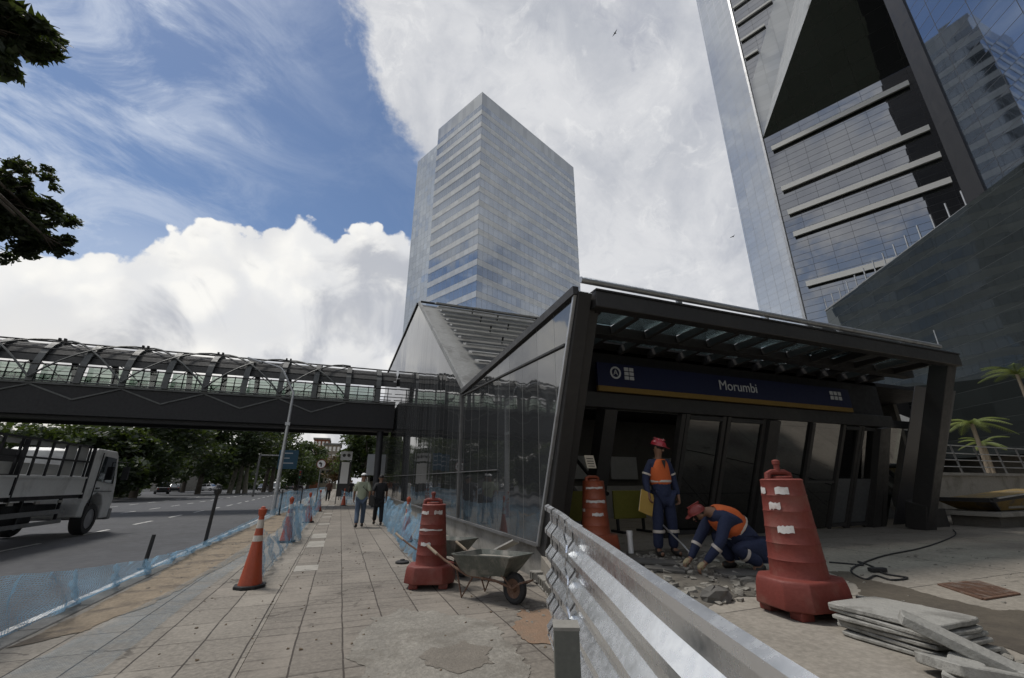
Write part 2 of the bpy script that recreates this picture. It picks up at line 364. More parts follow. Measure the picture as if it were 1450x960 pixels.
# ================================================================= MATERIALS
def tilemat(name,tw,tl,base,base2,grout,gw=.012,crackc=(.06,.05,.045),ox=0.,fine_lines=False,stain=.5):
    m,nt,o=newmat(name); t=NT(nt); p=t.n('ShaderNodeBsdfPrincipled'); t.l(p.outputs[0],o.inputs[0])
    tc=t.n('ShaderNodeTexCoord').outputs['Object']
    wob=t.n('ShaderNodeTexNoise'); t.l(tc,wob.inputs['Vector']); wob.inputs['Scale'].default_value=1.3; wob.inputs['Detail'].default_value=6
    q=t.n('ShaderNodeVectorMath',operation='SCALE'); t.l(t.vm('SUBTRACT',wob.outputs['Color'],(.5,.5,.5)),q.inputs[0]); q.inputs['Scale'].default_value=.035
    v=t.vm('ADD',t.vm('ADD',tc,(ox,0,0)),q.outputs[0])
    sc=t.vm('DIVIDE',v,(tw,tl,1)); fr=t.vm('FRACTION',sc); fl=t.vm('FLOOR',sc)
    sx=t.n('ShaderNodeSeparateXYZ'); t.l(fr,sx.inputs[0])
    wn=t.n('ShaderNodeTexWhiteNoise',noise_dimensions='2D'); t.l(fl,wn.inputs['Vector'])
    c=t.mix(t.mr(wn.outputs['Value'],0,1,0,1,False),base,base2)
    n1=t.noise(tc,1.1,8,.65,.5); n2=t.noise(tc,22,6,.7); n3=t.noise(tc,5,7,.7,.6)
    c=t.mix(t.mr(n1,.35,.65,0,.55),c,tuple(x*.62 for x in base2))
    c=t.mix(t.mr(n3,.5,.7,0,stain),c,tuple(x*.55 for x in base))
    c=t.mix(t.mr(n2,.3,.75,0,.5),c,tuple(min(1,x*1.45) for x in base))
    gx=t.m('LESS_THAN',sx.outputs[0],gw*1.3/tw); gy=t.m('LESS_THAN',sx.outputs[1],gw/tl)
    gyk=t.m('MULTIPLY',gy,t.mr(n3,.38,.52,.15,.95))
    gm=t.m('MAXIMUM',t.m('MULTIPLY',gx,t.mr(n3,.3,.5,.45,1.)),gyk)
    if fine_lines:
        s2=t.n('ShaderNodeSeparateXYZ'); t.l(t.vm('FRACTION',t.vm('DIVIDE',v,(tw,tl/5,1))),s2.inputs[0])
        gm=t.m('MAXIMUM',gm,t.m('MULTIPLY',t.m('LESS_THAN',s2.outputs[1],.16),t.mr(n1,.4,.6,.12,.4)))
    ck=t.n('ShaderNodeTexVoronoi',feature='DISTANCE_TO_EDGE'); ck.inputs['Scale'].default_value=.45
    q3=t.n('ShaderNodeVectorMath',operation='SCALE'); t.l(t.vm('SUBTRACT',wob.outputs['Color'],(.5,.5,.5)),q3.inputs[0]); q3.inputs['Scale'].default_value=1.1
    t.l(t.vm('ADD',tc,q3.outputs[0]),ck.inputs['Vector'])
    cr=t.m('MULTIPLY',t.m('LESS_THAN',ck.outputs['Distance'],.009),t.mr(n1,.52,.60,0,.6))
    gm=t.m('MAXIMUM',gm,cr)
    c=t.mix(gm,c,grout)
    t.l(c,p.inputs['Base Color']); p.inputs['Roughness'].default_value=.82; p.inputs['Specular IOR Level'].default_value=.35
    b=t.n('ShaderNodeBump'); b.inputs['Strength'].default_value=.7; b.inputs['Distance'].default_value=.012
    h=t.m('SUBTRACT',t.m('ADD',t.m('MULTIPLY',n2,.5),t.m('MULTIPLY',wn.outputs['Value'],.35)),gm); t.l(h,b.inputs['Height']); t.l(b.outputs[0],p.inputs['Normal'])
    return m
M={}
M['tile']=tilemat('grey_paving',.42,.62,(.29,.265,.228),(.185,.168,.143),(.045,.038,.032),ox=.23)
M['tile2']=tilemat('brown_paving',.42,1.1,(.245,.220,.188),(.165,.149,.128),(.06,.05,.042),ox=.23,fine_lines=True)
M['plaza']=tilemat('plaza_screed',4.2,3.4,(.31,.285,.245),(.25,.228,.195),(.08,.073,.063),gw=.018,stain=.7)
M['screed_light']=mat('pale_mortar',(.275,.258,.225),.9,var=.55,scale=3,bump=1.,bscale=20,dirt=(.17,.155,.13),dirt_amt=.9)
M['asphalt']=mat('asphalt',(.075,.078,.085),.85,var=.3,scale=.7,bump=.35,bscale=60,dirt=(.05,.05,.053))
M['grass']=mat('grass_ground',(.035,.05,.02),.95,var=.5,scale=.8,bump=.6,dirt=(.09,.07,.045))
M['soil']=mat('sandy_soil',(.26,.21,.15),.95,var=.5,scale=3.5,bump=1.,bscale=14,dirt=(.11,.09,.07),dirt_amt=.9)
M['wetsoil']=mat('trench_soil',(.10,.085,.065),.95,var=.35,scale=3,bump=.9,bscale=14,dirt=(.05,.042,.035))
M['paint']=mat('road_paint',(.62,.62,.6),.75,var=.25,scale=5,bump=.1,dirt=(.2,.2,.2),dirt_amt=.8)
M['kerb']=mat('kerb_stone',(.28,.27,.25),.85,var=.3,scale=3,bump=.5,dirt=(.1,.1,.09))
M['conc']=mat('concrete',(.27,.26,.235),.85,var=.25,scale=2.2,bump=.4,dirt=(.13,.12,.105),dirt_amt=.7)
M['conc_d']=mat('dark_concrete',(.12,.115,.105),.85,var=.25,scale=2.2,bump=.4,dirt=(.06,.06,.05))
M['steel_d']=mat('charcoal_steel',(.034,.033,.033),.5,.2,var=.18,scale=1.2,bump=.05,dirt=(.07,.066,.06),dirt_amt=.3)
M['steel_g']=mat('grey_steel',(.20,.20,.20),.45,.5,var=.2,scale=2,bump=.05,dirt=(.1,.095,.09))
M['galv']=mat('galvanised',(.42,.43,.44),.42,.7,var=.2,scale=4,bump=.1,dirt=(.2,.19,.18))
M['black']=mat('black_rubber',(.018,.018,.019),.75,var=.3,scale=6,bump=.3)
M['bridge_d']=mat('bridge_dark_steel',(.016,.016,.018),.6,.2,var=.25,scale=1,bump=.05)
M['bridge_g']=mat('bridge_grey_steel',(.105,.11,.108),.55,.2,var=.25,scale=1,bump=.05,dirt=(.05,.05,.05))
M['rooflouv']=mat('roof_sheet',(.26,.265,.26),.55,.3,var=.3,scale=1.2,bump=.1,dirt=(.12,.12,.115),dirt_amt=.8)
M['louv']=mat('roof_louvre',(.42,.42,.41),.5,.3,var=.2,scale=2,bump=.05,dirt=(.16,.16,.15))

# ================================================================= SETTING
def structure(mb,name,m,**k): return tag(mb.build(name,m,**k),kind='structure')
def sheet(name,pts,z,m): 
    b=MB(); b.add([(x,y,z) for x,y in pts],[tuple(range(len(pts)))]); return structure(b,name,m)
sheet('ground',[(-900,-600),(900,-600),(900,1400),(-900,1400)],-.30,M['grass'])
sheet('road',[(-3.0,-60),(-3.0,60),(-3.6,90),(-6,140),(-12,210),(-34,420),(-70,420),(-58,210),(-38,110),(-22,60),(-21,40),(-21,-60)],-.15,M['asphalt'])
# median / far verge: raised strip beyond the far kerb
b=MB(); b.prism([(-21,-60),(-21,40),(-22,60),(-26,76),(-34,76),(-34,-60)],-.28,-.02); structure(b,'verge',M['grass'])
b=MB(); b.beam((-21.0,-60,-.09),(-21.0,40,-.09),.18,.16); b.beam((-21,40,-.09),(-22,60,-.09),.18,.16); structure(b,'far_kerb',M['kerb'])
b=MB(); b.prism([(-2.74,-30),(-.60,-30),(-.60,120),(-5,120),(-2.74,60)],-.28,0.); structure(b,'sidewalk',M['tile'])
b=MB(); b.prism([(-.595,-30),(3.12,-30),(3.12,120),(-.595,120)],-.28,-.001); structure(b,'sidewalk_brown',M['tile2'])
# strip of larger pale slabs along the middle
b=MB()
y=9.0; random.seed(3)
for i in range(70):
    L=.62
    if random.random()<.3: b.add([(-.59,y+.02,.003),(-.2,y+.02,.003),(-.2,y+L-.02,.003),(-.59,y+L-.02,.003)],[(0,1,2,3)])
    y+=L
structure(b,'pale_paving_slabs',mat('pale_slab',(.37,.35,.31),.85,var=.2,scale=5,bump=.4,dirt=(.2,.19,.17)))
b=MB()
y=-30
while y<60:
    b.box((-2.86,y+.49,-.145),(.22,.975,.292)); y+=.99
structure(b,'kerb',M['kerb'],bevel=.015,seg=1)
# sandy soil where the paving is lifted beside the kerb (irregular outline)
def blob(name,pts,z,m,jit=.06,sub=5,h=0.):
    P=[Vector((*p,0)) for p in pts]; j=jit*2.2
    for lv in range(6):                      # fractal outline
        Q=[]
        for i in range(len(P)):
            a=P[i]; c=P[(i+1)%len(P)]; Q.append(a)
            L=(c-a).length
            if L>.035: mid=(a+c)/2; nn=Vector((-(c-a).y,(c-a).x,0)); nn.normalize(); Q.append(mid+nn*random.uniform(-1,1)*min(j,L*.22))
        P=Q; j*=.62
    b=MB(); b.add([(p.x,p.y,z) for p in P],[tuple(range(len(P)))])
    bm=bmesh.new(); vv=[bm.verts.new(v) for v in b.v]; bm.faces.new(vv); bmesh.ops.triangulate(bm,faces=bm.faces[:])
    b.v=[v.co.copy() for v in bm.verts]; bm.verts.index_update(); b.f=[tuple(v.index for v in f.verts) for f in bm.faces]; b.mi=[0]*len(b.f); bm.free()
    return structure(b,name,m)
blob('bare_soil',[(-2.72,6.0),(-2.3,6.3),(-1.95,8.2),(-1.75,12),(-1.7,18),(-1.75,26),(-2.72,26),(-2.72,16),(-2.72,10)],.006,M['soil'],.05)
blob('mortar_patch',[(.30,4.9),(.38,5.35),(.85,6.05),(1.5,5.5),(1.75,4.95),(1.7,4.3),(1.45,3.6),(.6,3.5),(.28,4.0)],.004,M['screed_light'],.09)
blob('mortar_smear',[(.85,4.2),(.95,4.6),(1.3,4.68),(1.5,4.4),(1.4,4.05),(1.05,3.95)],.008,mat('mortar_brown',(.21,.188,.158),.9,var=.4,scale=5,bump=.8),.05)
blob('orange_sand',[(1.85,4.9),(2.2,5.5),(2.65,5.4),(2.5,4.6),(2.1,4.1)],.006,mat('orange_sand',(.27,.18,.12),.95,var=.3,scale=5,bump=.8,dirt=(.2,.16,.12)),.09,h=.03)
# road markings
b=MB()
def dash(x0,y0,x1,y1,w=.13):
    b.add([(x0-w/2,y0,-.145),(x0+w/2,y0,-.145),(x1+w/2,y1,-.145),(x1-w/2,y1,-.145)],[(0,1,2,3)])
y=11.
while y<150:
    k=max(0,y-40)*.028; k2=max(0,y+1.9-40)*.028
    dash(-7.65-k,y,-7.65-k2,y+1.9)
    dash(-11.3-k*1.1,y+.8,-11.3-k2*1.1,y+2.7)
    dash(-14.9-k*1.3,y+.3,-14.9-k2*1.3,y+2.2)
    y+=4.0
dash(-3.35,-20,-3.35,60,.1); dash(-20.6,-20,-20.6,40,.12)
structure(b,'lane_markings',M['paint'])
# raised plaza in front of and under the station
PZ=.35
b=MB(); b.prism([(3.12,6.85),(2.62,5.3),(2.30,4.1),(1.62,.8),(1.3,-6),(60,-6),(60,30),(3.3,30),(3.3,6.85)],-.25,PZ); structure(b,'plaza',M['plaza'])
blob('trench',[(6.35,4.25),(5.9,3.25),(5.7,2.6),(6.5,1.7),(5.2,1.2),(4.3,1.75),(4.75,2.4),(4.85,2.95),(5.6,3.7),(6.1,4.35)],PZ+.004,M['wetsoil'],.04)
blob('broken_ground',[(3.5,6.9),(5.9,6.6),(5.6,5.2),(4.9,4.4),(4.1,3.7),(3.2,3.6),(3.0,4.8),(3.1,6.0)],PZ+.004,mat('broken_mortar',(.17,.155,.13),.95,var=.5,scale=6,bump=1.,dirt=(.06,.055,.045),dirt_amt=.9),.1,h=.012)
M['white']=mat('white_paint',(.78,.78,.77),.5,var=.06,scale=3,bump=0)
# ================================================================= STATION
W=3.12
st=thing('metro_station','low dark metro station with canopied glazed entrance and folded louvred roof','station',(W,6.85,0))
M['gwall']=glassmat('facade_glass_dark',pane=(.725,9),frame=(.014,.0),fcol=(.13,.13,.125),body=(.034,.036,.038),refl=.13,tint=(.80,.80,.80),tilt=.008,wav=.030,panevar=.35,wavs=1.,stretch=(2.2,.10),rough=.035)
def wallpoly(pts,th=.12): 
    b=MB(); b.ex([(W,y,z) for y,z in pts],(th,0,0)); return b
V=(12.3,4.05); PK=(24.0,11.7)
ft=(5.30,4.32); fb=(6.9,.49)
wallpoly([fb,ft,V,PK,(44,11.75),(44,.55)],.10).build('glass_wall',M['gwall'],st,uv=True)
b=MB(); b.bb((W+.06,6.9,-.2),(W+.4,44,.47)); b.build('plinth',M['conc'],st)
# trims: bottom rail, eaves, valley posts, diagonal bracket line and handrail
def rail(name,pts,w,h,m,dx=-.012):
    b=MB()
    for p,q in zip(pts[:-1],pts[1:]): b.beam((W+dx,*p),(W+dx,*q),w,h,up=(1,0,0))
    return b.build(name,m,st)
rail('bottom_rail',[(6.93,.50),(44,.56)],.05,.06,M['steel_g'])
rail('front_edge_rail',[(fb[0]+.03,fb[1]),(ft[0]+.03,ft[1]-.02)],.05,.05,M['galv'])
rail('eaves_rail',[ft,V],.14,.10,M['steel_d'])
rail('gable_rail',[V,PK],.34,.10,M['rooflouv'],.06)
rail('parapet_rail',[PK,(44,11.75)],.12,.12,M['steel_d'])
rail('diagonal_rail',[(5.72,3.55),(12.2,3.93)],.035,.05,M['steel_d'])
rail('valley_mullion',[(12.3,.55),(12.3,4.0)],.05,.07,M['steel_g'])
rail('mid_rail',[(9.0,1.72),(40,1.95)],.02,.03,M['steel_g'])
# folded roof: low front roof, louvred slope, high rear roof
b=MB(); b.ex([(W+.1,6.9,4.20),(W+.1,V[0],4.0),(W+.1,V[0],3.92),(W+.1,6.9,4.12)],(10.3,0,0)); b.build('front_roof',M['steel_d'],st)
b=MB(); b.ex([(W+.1,V[0],V[1]-.05),(W+.1,PK[0],PK[1]-.05),(W+.1,PK[0],PK[1]-.25),(W+.1,V[0],V[1]-.25)],(24,0,0)); b.build('roof_slope',M['rooflouv'],st)
b=MB(); b.bb((W+.1,PK[0]+.02,11.3),(W+24,44,11.68)); b.bb((W+20,24.2,.4),(W+24,44,11.3)); b.build('rear_roof',M['rooflouv'],st)
sl_=Vector((0,PK[0]-V[0],PK[1]-V[1])).normalized(); nr=Vector((0,-sl_.z,sl_.y))
for i in range(11):
    k=.16+.078*i
    P=Vector((W+.9,V[0],V[1])).lerp(Vector((W+.9,PK[0],PK[1])),k)+nr*.35
    ln=22-.0*i; b=MB(); b.beam(P,P+Vector((ln,0,0)),.55,.07,up=Vector((0,-.35,1)))
    b.build('louvre',M['louv'],st)
    for q in range(5):
        b=MB(); x=W+3.2+q*4.2+(i%2)*1.3; A=Vector((x,P.y,P.z))
        b.beam(A-nr*.35,A+nr*.05,.07,.07); b.build('louvre_bracket',M['steel_d'],st)
b=MB(); b.tube([(W+.15,PK[0]-.1,PK[1]+.12),(W+23,PK[0]-.1,PK[1]+.12)],.07,8); b.build('ridge_pipe',M['steel_d'],st)
# entrance portal: outer raking column, beams, second raking columns
XR=13.25
def quadcol(name,b0,b1,w,d,m):
    b=MB(); b.beam(b0,b1,w,d,up=(0,1,0)); return b.build(name,m,st,bevel=.012,seg=1)
quadcol('raking_column',(W+.14,6.92,.36),(W+.14,5.42,4.36),.24,.34,M['steel_d'])
quadcol('raking_column',(W+.37,7.10,.36),(W+.37,5.50,4.30),.20,.30,M['steel_d'])
quadcol('raking_column',(13.75,7.15,.35),(XR+.02,5.5,4.2),.38,.36,M['steel_d'])
b=MB(); b.beam((13.76,7.17,.36),(13.68,6.97,1.0),.46,.44,up=(0,1,0)); b.build('column_shoe',M['steel_d'],st,bevel=.02)
b=MB(); b.bb((W+.30,5.22,4.07),(XR+.15,5.42,4.34)); b.build('canopy_front_beam',M['steel_d'],st,bevel=.01,seg=1)
b=MB(); b.bb((W+.30,5.20,4.34),(XR+.15,5.45,4.37)); b.build('canopy_flashing',M['black'],st)
b=MB(); b.bb((W+.3,6.12,3.98),(XR,6.34,4.16)); b.build('canopy_cross_beam',M['steel_d'],st)
b=MB(); b.bb((W+.3,7.02,2.84),(13.6,7.22,3.14)); b.build('entrance_header',M['steel_d'],st,bevel=.01,seg=1)
b=MB(); b.bb((W+.3,7.25,3.14),(13.7,7.4,4.1)); b.build('header_wall',M['bridge_d'],st)
M['skyl']=clearglass('skylight_glass',(.42,.5,.52),.08,.25)
n=13
for i in range(n):
    x0=W+.45+i*(XR-W-.45)/n; 
    b=MB(); b.beam((x0,5.42,4.12),(x0,7.02,4.02),.10,.14); b.build('canopy_rafter',M['steel_d'],st)
for i in range(n):
    dx=(XR-W-.45)/n; x0=W+.45+i*dx
    if i%2==0 or i<8:
        b=MB(); b.bb((x0+.06,5.45,4.15),(x0+dx-.06,6.1,4.17)); b.build('skylight',M['skyl'],st)
        b=MB(); b.bb((x0+.06,6.36,4.12),(x0+dx-.06,6.8,4.14)); b.build('skylight',M['skyl'],st)
    else:
        b=MB(); b.bb((x0+.06,5.45,4.15),(x0+dx-.06,6.8,4.17)); b.build('soffit_panel',M['bridge_g'],st)
# rooftop handrail pipe with brackets
P0,P1=Vector((2.95,4.95,4.22)),Vector((XR-.2,4.95,4.24))
pa=onp(822,396,(0,5.30,0),(0,1,0)); pb=onp(1330,491,(0,5.30,0),(0,1,0))
b=MB(); b.tube([pa,pb],.055,10); b.build('roof_pipe',M['galv'],st,smooth=True)
for x,sz in ((963,.10),(1083,.05),(1140,.16),(1180,.12),(1262,.08)):
    q=pa.lerp(pb,(x-822)/(1330-822)*1.0); q=pa+(pb-pa)*((onp(x,430,(0,5.3,0),(0,1,0)).x-pa.x)/(pb.x-pa.x))
    b=MB(); b.box((q.x,5.32,q.z-.10),(sz,.05,.16)); b.box((q.x,5.32,4.36),(sz*2,.1,.02)); b.build('pipe_bracket',M['galv'],st)
b=MB(); b.tube([pb,pb+Vector((0,0,.42))],.012,6); b.build('pipe_end_rod',M['galv'],st)
b=MB(); b.bb((9.3,5.6,4.38),(10.6,6.6,4.72)); b.build('roof_box',M['bridge_g'],st,bevel=.02)
# sloping entrance screen, doors and mullions: plane from (y=7.05,z=2.84) down to (y=8.05,z=.35)
def sp(x,k,dy=0.): # k 0 at the top, 1 at the floor
    return Vector((x,7.08+.97*k+dy,2.84-2.47*k))
M['gdoor']=clearglass('entrance_glass',(.36,.39,.40),.12)
M['gdoor2']=clearglass('entrance_glass_side',(.26,.35,.31),.17)
def panel(name,x0,x1,k0,k1,m,dx=0.,parent=st,th=.02,dy=0.):
    b=MB(); b.ex([sp(x0,k0,dy),sp(x1,k0,dy),sp(x1+dx,k1,dy),sp(x0+dx,k1,dy)],(0,th,0)); return b.build(name,m,parent)
def mull(name,x0,x1,w,d=.14,m=None,k0=0,k1=1,parent=st,dy=0.):
    b=MB(); b.beam(sp(x0,k0,dy),sp(x1,k1,dy),w,d,up=(0,1,0)); return b.build(name,m or M['steel_d'],parent)
mull('mullion',4.72,4.72,.28,.3); mull('mullion',6.55,6.55,.10); 
mull('mullion',9.15,9.15,.34,.22); mull('mullion',10.5,10.5,.10)
mull('mullion',13.0,13.3,.34,.30); mull('mullion',13.25,13.7,.20,.2)
# sliding glass doors (frame, glass)
def door(x0,x1,name='sliding_door',low=None):
    fr=mull(name,x0+.05,x0+.05,.10,.08); mb=MB()
    b=MB(); b.beam(sp(x1-.05,0),sp(x1-.05,1),.10,.08,up=(0,1,0)); b.beam(sp(x0+.1,.03),sp(x1-.1,.03),.08,.1,up=(0,1,0)); b.beam(sp(x0+.1,.97),sp(x1-.1,.97),.08,.14,up=(0,1,0)); b.build('door_rail',M['steel_d'],fr)
    b=MB(); b.ex([sp(x0+.1,.04),sp(x1-.1,.04),sp(x1-.1,.96),sp(x0+.1,.96)],(0,.015,0)); b.build('door_glass',M['gdoor'],fr)
    if low:
        b=MB(); b.ex([sp(x0+.1,low,-.02),sp(x1-.1,low,-.02),sp(x1-.1,.95,-.02),sp(x0+.1,.95,-.02)],(0,.012,0)); b.build('door_kick_panel',M['kick'],fr)
    return fr
M['kick']=mat('door_panel',(.10,.105,.11),.5,.3,var=.2,scale=2)
door(6.65,7.75); door(7.8,8.95)
panel('side_glass',9.33,10.45,0,1,M['gdoor2']); panel('side_glass',10.56,11.55,0,1,M['gdoor2'])
door(11.6,12.3,low=.52); door(12.32,13.1,low=.52)
panel('side_glass',13.5,14.0,0,1,M['gdoor2'])
b=MB()
for k in (.55,): b.beam(sp(9.33,k),sp(11.55,k),.06,.08,up=(0,1,0))
b.build('transom',M['steel_d'],st)
b=MB(); b.bb((13.4,7.3,2.9),(15.4,7.4,3.1)); b.build('side_frame',M['steel_d'],st); b=MB(); b.bb((14.2,7.3,.35),(15.3,7.38,.8)); b.build('side_frame',M['steel_d'],st)
panel('side_glass',14.3,16.2,-.45,1,glassmat('side_glass_green',(1.9,1.35),(.03,.05),refl=.25,body=(.02,.03,.022)),dx=0)
# interior: walls, ceiling, floor band, escalator
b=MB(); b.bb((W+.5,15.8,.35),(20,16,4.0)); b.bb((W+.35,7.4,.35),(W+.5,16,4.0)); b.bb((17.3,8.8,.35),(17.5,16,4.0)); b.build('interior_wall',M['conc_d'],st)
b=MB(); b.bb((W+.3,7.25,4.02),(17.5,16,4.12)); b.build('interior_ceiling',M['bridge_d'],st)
b=MB(); b.bb((6.2,13.0,.352),(16,15,1.35)); b.build('interior_counter',mat('light_counter',(.35,.35,.34),.6),st)
for x in (8.3,10.4,12.6):
    b=MB(); b.bb((x,15.66,1.6),(x+1.3,15.78,2.5)); b.build('interior_panel',mat('interior_board',(.45,.46,.46),.5),st)
esc=MB(); esc.ex([(4.9,9.6,.40),(4.9,15.2,4.0),(4.9,15.2,3.2),(4.9,10.6,.40)],(.08,0,0)); esc.ex([(6.05,9.6,.40),(6.05,15.2,4.0),(6.05,15.2,3.2),(6.05,10.6,.40)],(.08,0,0)); esc.build('escalator_side',M['steel_g'],st)
b=MB()
for k in range(18):
    b.bb((4.99,10.2+k*.28,.36+k*.19),(6.04,10.2+k*.28+.3,.55+k*.19))
b.build('escalator_steps',M['steel_g'],st)
b=MB(); b.tube([(4.94,9.4,1.2),(4.94,9.7,1.32),(4.94,15.2,4.9)],.05,8); b.tube([(6.09,9.4,1.2),(6.09,9.7,1.32),(6.09,15.2,4.9)],.05,8); b.build('escalator_handrail',M['black'],st,smooth=True)
m_,nt_m,o_m=newmat('added_tube_glow'); e_=nt_m.nodes.new('ShaderNodeEmission'); e_.inputs[0].default_value=(1,.97,.9,1); e_.inputs[1].default_value=5.; nt_m.links.new(e_.outputs[0],o_m.inputs[0]); M['tube']=m_  # emission for the hall lamps that are added as fill light
for x,y in ((5.6,8.6),(8.2,9.6),(11.0,9.6),(14.0,9.6),(6.0,12.4),(9.6,12.6),(13,12.6)):  # lamps added to brighten the black hall interior
    b=MB(); b.bb((x-.65,y-.09,3.93),(x+.65,y+.09,3.99)); hz_=b.build('added_hall_lamp',M['white'],st)
    b=MB(); b.bb((x-.6,y-.06,3.905),(x+.6,y+.06,3.928)); b.build('added_hall_tube',M['tube'],hz_)
# sign
M['sign_b']=mat('sign_blue',(.004,.007,.038),.4,var=.08,scale=2,bump=0)
M['sign_y']=mat('sign_yellow',(.17,.105,.02),.5,var=.1,scale=2,bump=0)
M['signw']=mat('sign_white',(.42,.44,.46),.5,var=.05,scale=3,bump=0)
sg=thing('station_sign','long blue station name sign with yellow stripe hung over the entrance doors','sign',(8.0,6.98,3.5))
b=MB(); b.bb((4.45,6.93,3.25),(11.9,7.0,3.72)); b.build('sign_board',M['sign_b'],sg)
b=MB(); b.bb((4.45,6.925,3.145),(11.9,7.0,3.248)); b.build('yellow_stripe',M['sign_y'],sg)
text('station_name','Morumbi',.31,M['signw'],sg,(8.1,6.918,3.49),(PI/2,0,0))
b=MB(); b.lathe([(.125,0),(.125,.01),(.09,.01),(.09,0)],(0,0,0),24,caps=False); b.xf(Matrix.Translation((4.86,6.925,3.53))@Matrix.Rotation(PI/2,4,'X')); b.build('line_ring',M['signw'],sg)
text('line_letter','A',.16,M['signw'],sg,(4.86,6.916,3.53),(PI/2,0,0))
b=MB()
for i in range(2):
    for j in range(3): b.bb((5.07+i*.12,6.915,3.41+j*.09),(5.17+i*.12,6.928,3.48+j*.09))
b.build('pictogram',M['signw'],sg)
b=MB()
for i in range(3):
    for j in range(2): b.bb((11.15+i*.15,6.915,3.42+j*.12),(11.26+i*.15,6.928,3.51+j*.12))
b.build('pictogram',M['signw'],sg)
nt_=thing('paper_notice','small pale paper notice taped to the dark entrance column','notice',(3.78,6.2,1.7))
b=MB(); b.box((3.78,6.28,1.78),(.17,.012,.22),(-.38,0,0)); b.build('paper',mat('paper',(.5,.45,.36),.8),nt_)
b=MB()
for i in range(4): b.box((3.78,6.268-.015*(i-1.5)*-1,1.71+i*.04),(.12,.004,.012),(-.38,0,0))
b.build('print',M['black'],nt_)
# yellow-green barrier boards inside the hall
for i,(x,y,l) in enumerate(((5.25,9.0,'left yellow plastic barrier standing inside the dark entrance'),(6.55,9.2,'right yellow plastic barrier standing inside the dark entrance'))):
    t=thing('plastic_barrier',l,'barrier',(x,y,.35),0,'yellow barriers inside the entrance')
    b=MB(); b.bb((x-.45,y-.03,.65),(x+.45,y+.03,1.28)); 
    b.build('barrier_panel',mat('barrier_yellow',(.20,.19,.03),.6),t,bevel=.015)
    for s in(-1,1):
        b=MB(); b.bb((x+s*.36-.04,y-.25,.352),(x+s*.36+.04,y+.25,.40)); b.bb((x+s*.36-.03,y-.02,.4),(x+s*.36+.03,y+.02,.65)); b.build('foot',M['black'],t)
# ================================================================= FOOTBRIDGE
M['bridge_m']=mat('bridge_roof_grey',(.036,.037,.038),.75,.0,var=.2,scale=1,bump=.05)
br=thing('footbridge','dark tubular steel footbridge with curved ribs crossing over the road','bridge',(-10,33,0))
BX0,BX1,BY=-46.,3.0,31.
b=MB(); b.bb((BX0,BY,5.05),(BX1,BY+3.8,6.68)); b.build('box_girder',M['bridge_d'],br)
b=MB(); b.bb((BX0,BY-.10,6.68),(BX1,BY+3.9,6.80)); b.build('deck_edge',M['bridge_g'],br)
b=MB(); b.bb((BX0,BY+.3,4.86),(BX1,BY+.55,5.05)); b.bb((BX0,BY+3.2,4.86),(BX1,BY+3.45,5.05)); b.build('bottom_flange',M['bridge_d'],br)
b=MB(); b.tube([(BX0,BY-.12,6.86),(BX1,BY-.12,6.86)],.05,6); b.build('edge_tube',M['bridge_g'],br)
def ell(a,rx=2.05,rz=2.75): # a: 0 = bottom front, pi = bottom rear
    return (BY+1.9-rx*math.cos(a)*(1 if abs(math.cos(a))<.999 else 1), 6.8+rz*math.sin(a)**.9 if math.sin(a)>0 else 6.8)
x=BX0+.6; ribs=[]
while x<BX1: ribs.append(x); x+=2.05
for x in ribs:
    pts=[Vector((x,*ell(PI*k/16))) for k in range(17)]
    b=MB()
    for p,q in zip(pts[:-1],pts[1:]): b.beam(p,q,.10,.26,up=(1,0,0)) if False else b.beam(p,q+(q-p)*.08,.32,.12,up=((p+q)/2-Vector((x,BY+1.9,6.8))))
    b.build('rib',M['bridge_g'],br)
# longitudinal members
for a in (.32,.75,1.18,1.57,1.96,2.5,2.85):
    y,z=ell(a,2.12,2.82); b=MB(); b.tube([(BX0,y,z),(BX1,y,z)],.035 if a not in(1.57,) else .05,6); b.build('purlin',M['bridge_d'],br)
# crossing diagonal braces wrapped round the tube, in front and behind
def wrap(x0,a0,x1,a1,n=8,rx=2.2,rz=2.88): 
    return [Vector((x0+(x1-x0)*k/n,*ell(a0+(a1-a0)*k/n,rx,rz))) for k in range(n+1)]
for i in range(0,len(ribs)-2,2):
    x=ribs[i]
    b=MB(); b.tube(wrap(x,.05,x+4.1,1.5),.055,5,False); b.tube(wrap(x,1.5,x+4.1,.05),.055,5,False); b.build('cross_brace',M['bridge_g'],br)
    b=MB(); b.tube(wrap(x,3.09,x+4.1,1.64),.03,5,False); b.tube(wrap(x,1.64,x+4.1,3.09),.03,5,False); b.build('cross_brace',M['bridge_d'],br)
    b=MB(); b.beam((x,BY-.03,6.66),(x+2.05,BY-.03,5.9),.06,.08); b.beam((x+2.05,BY-.03,5.9),(x+4.1,BY-.03,6.66),.06,.08); b.build('girder_brace',M['bridge_g'],br)
    b=MB(); y,z=ell(1.35,2.2,2.95)
    for dx in(-.12,.14): b.box((x+dx,y,z),(.10,.16,.12))
    b.build('clamp',M['bridge_d'],br)
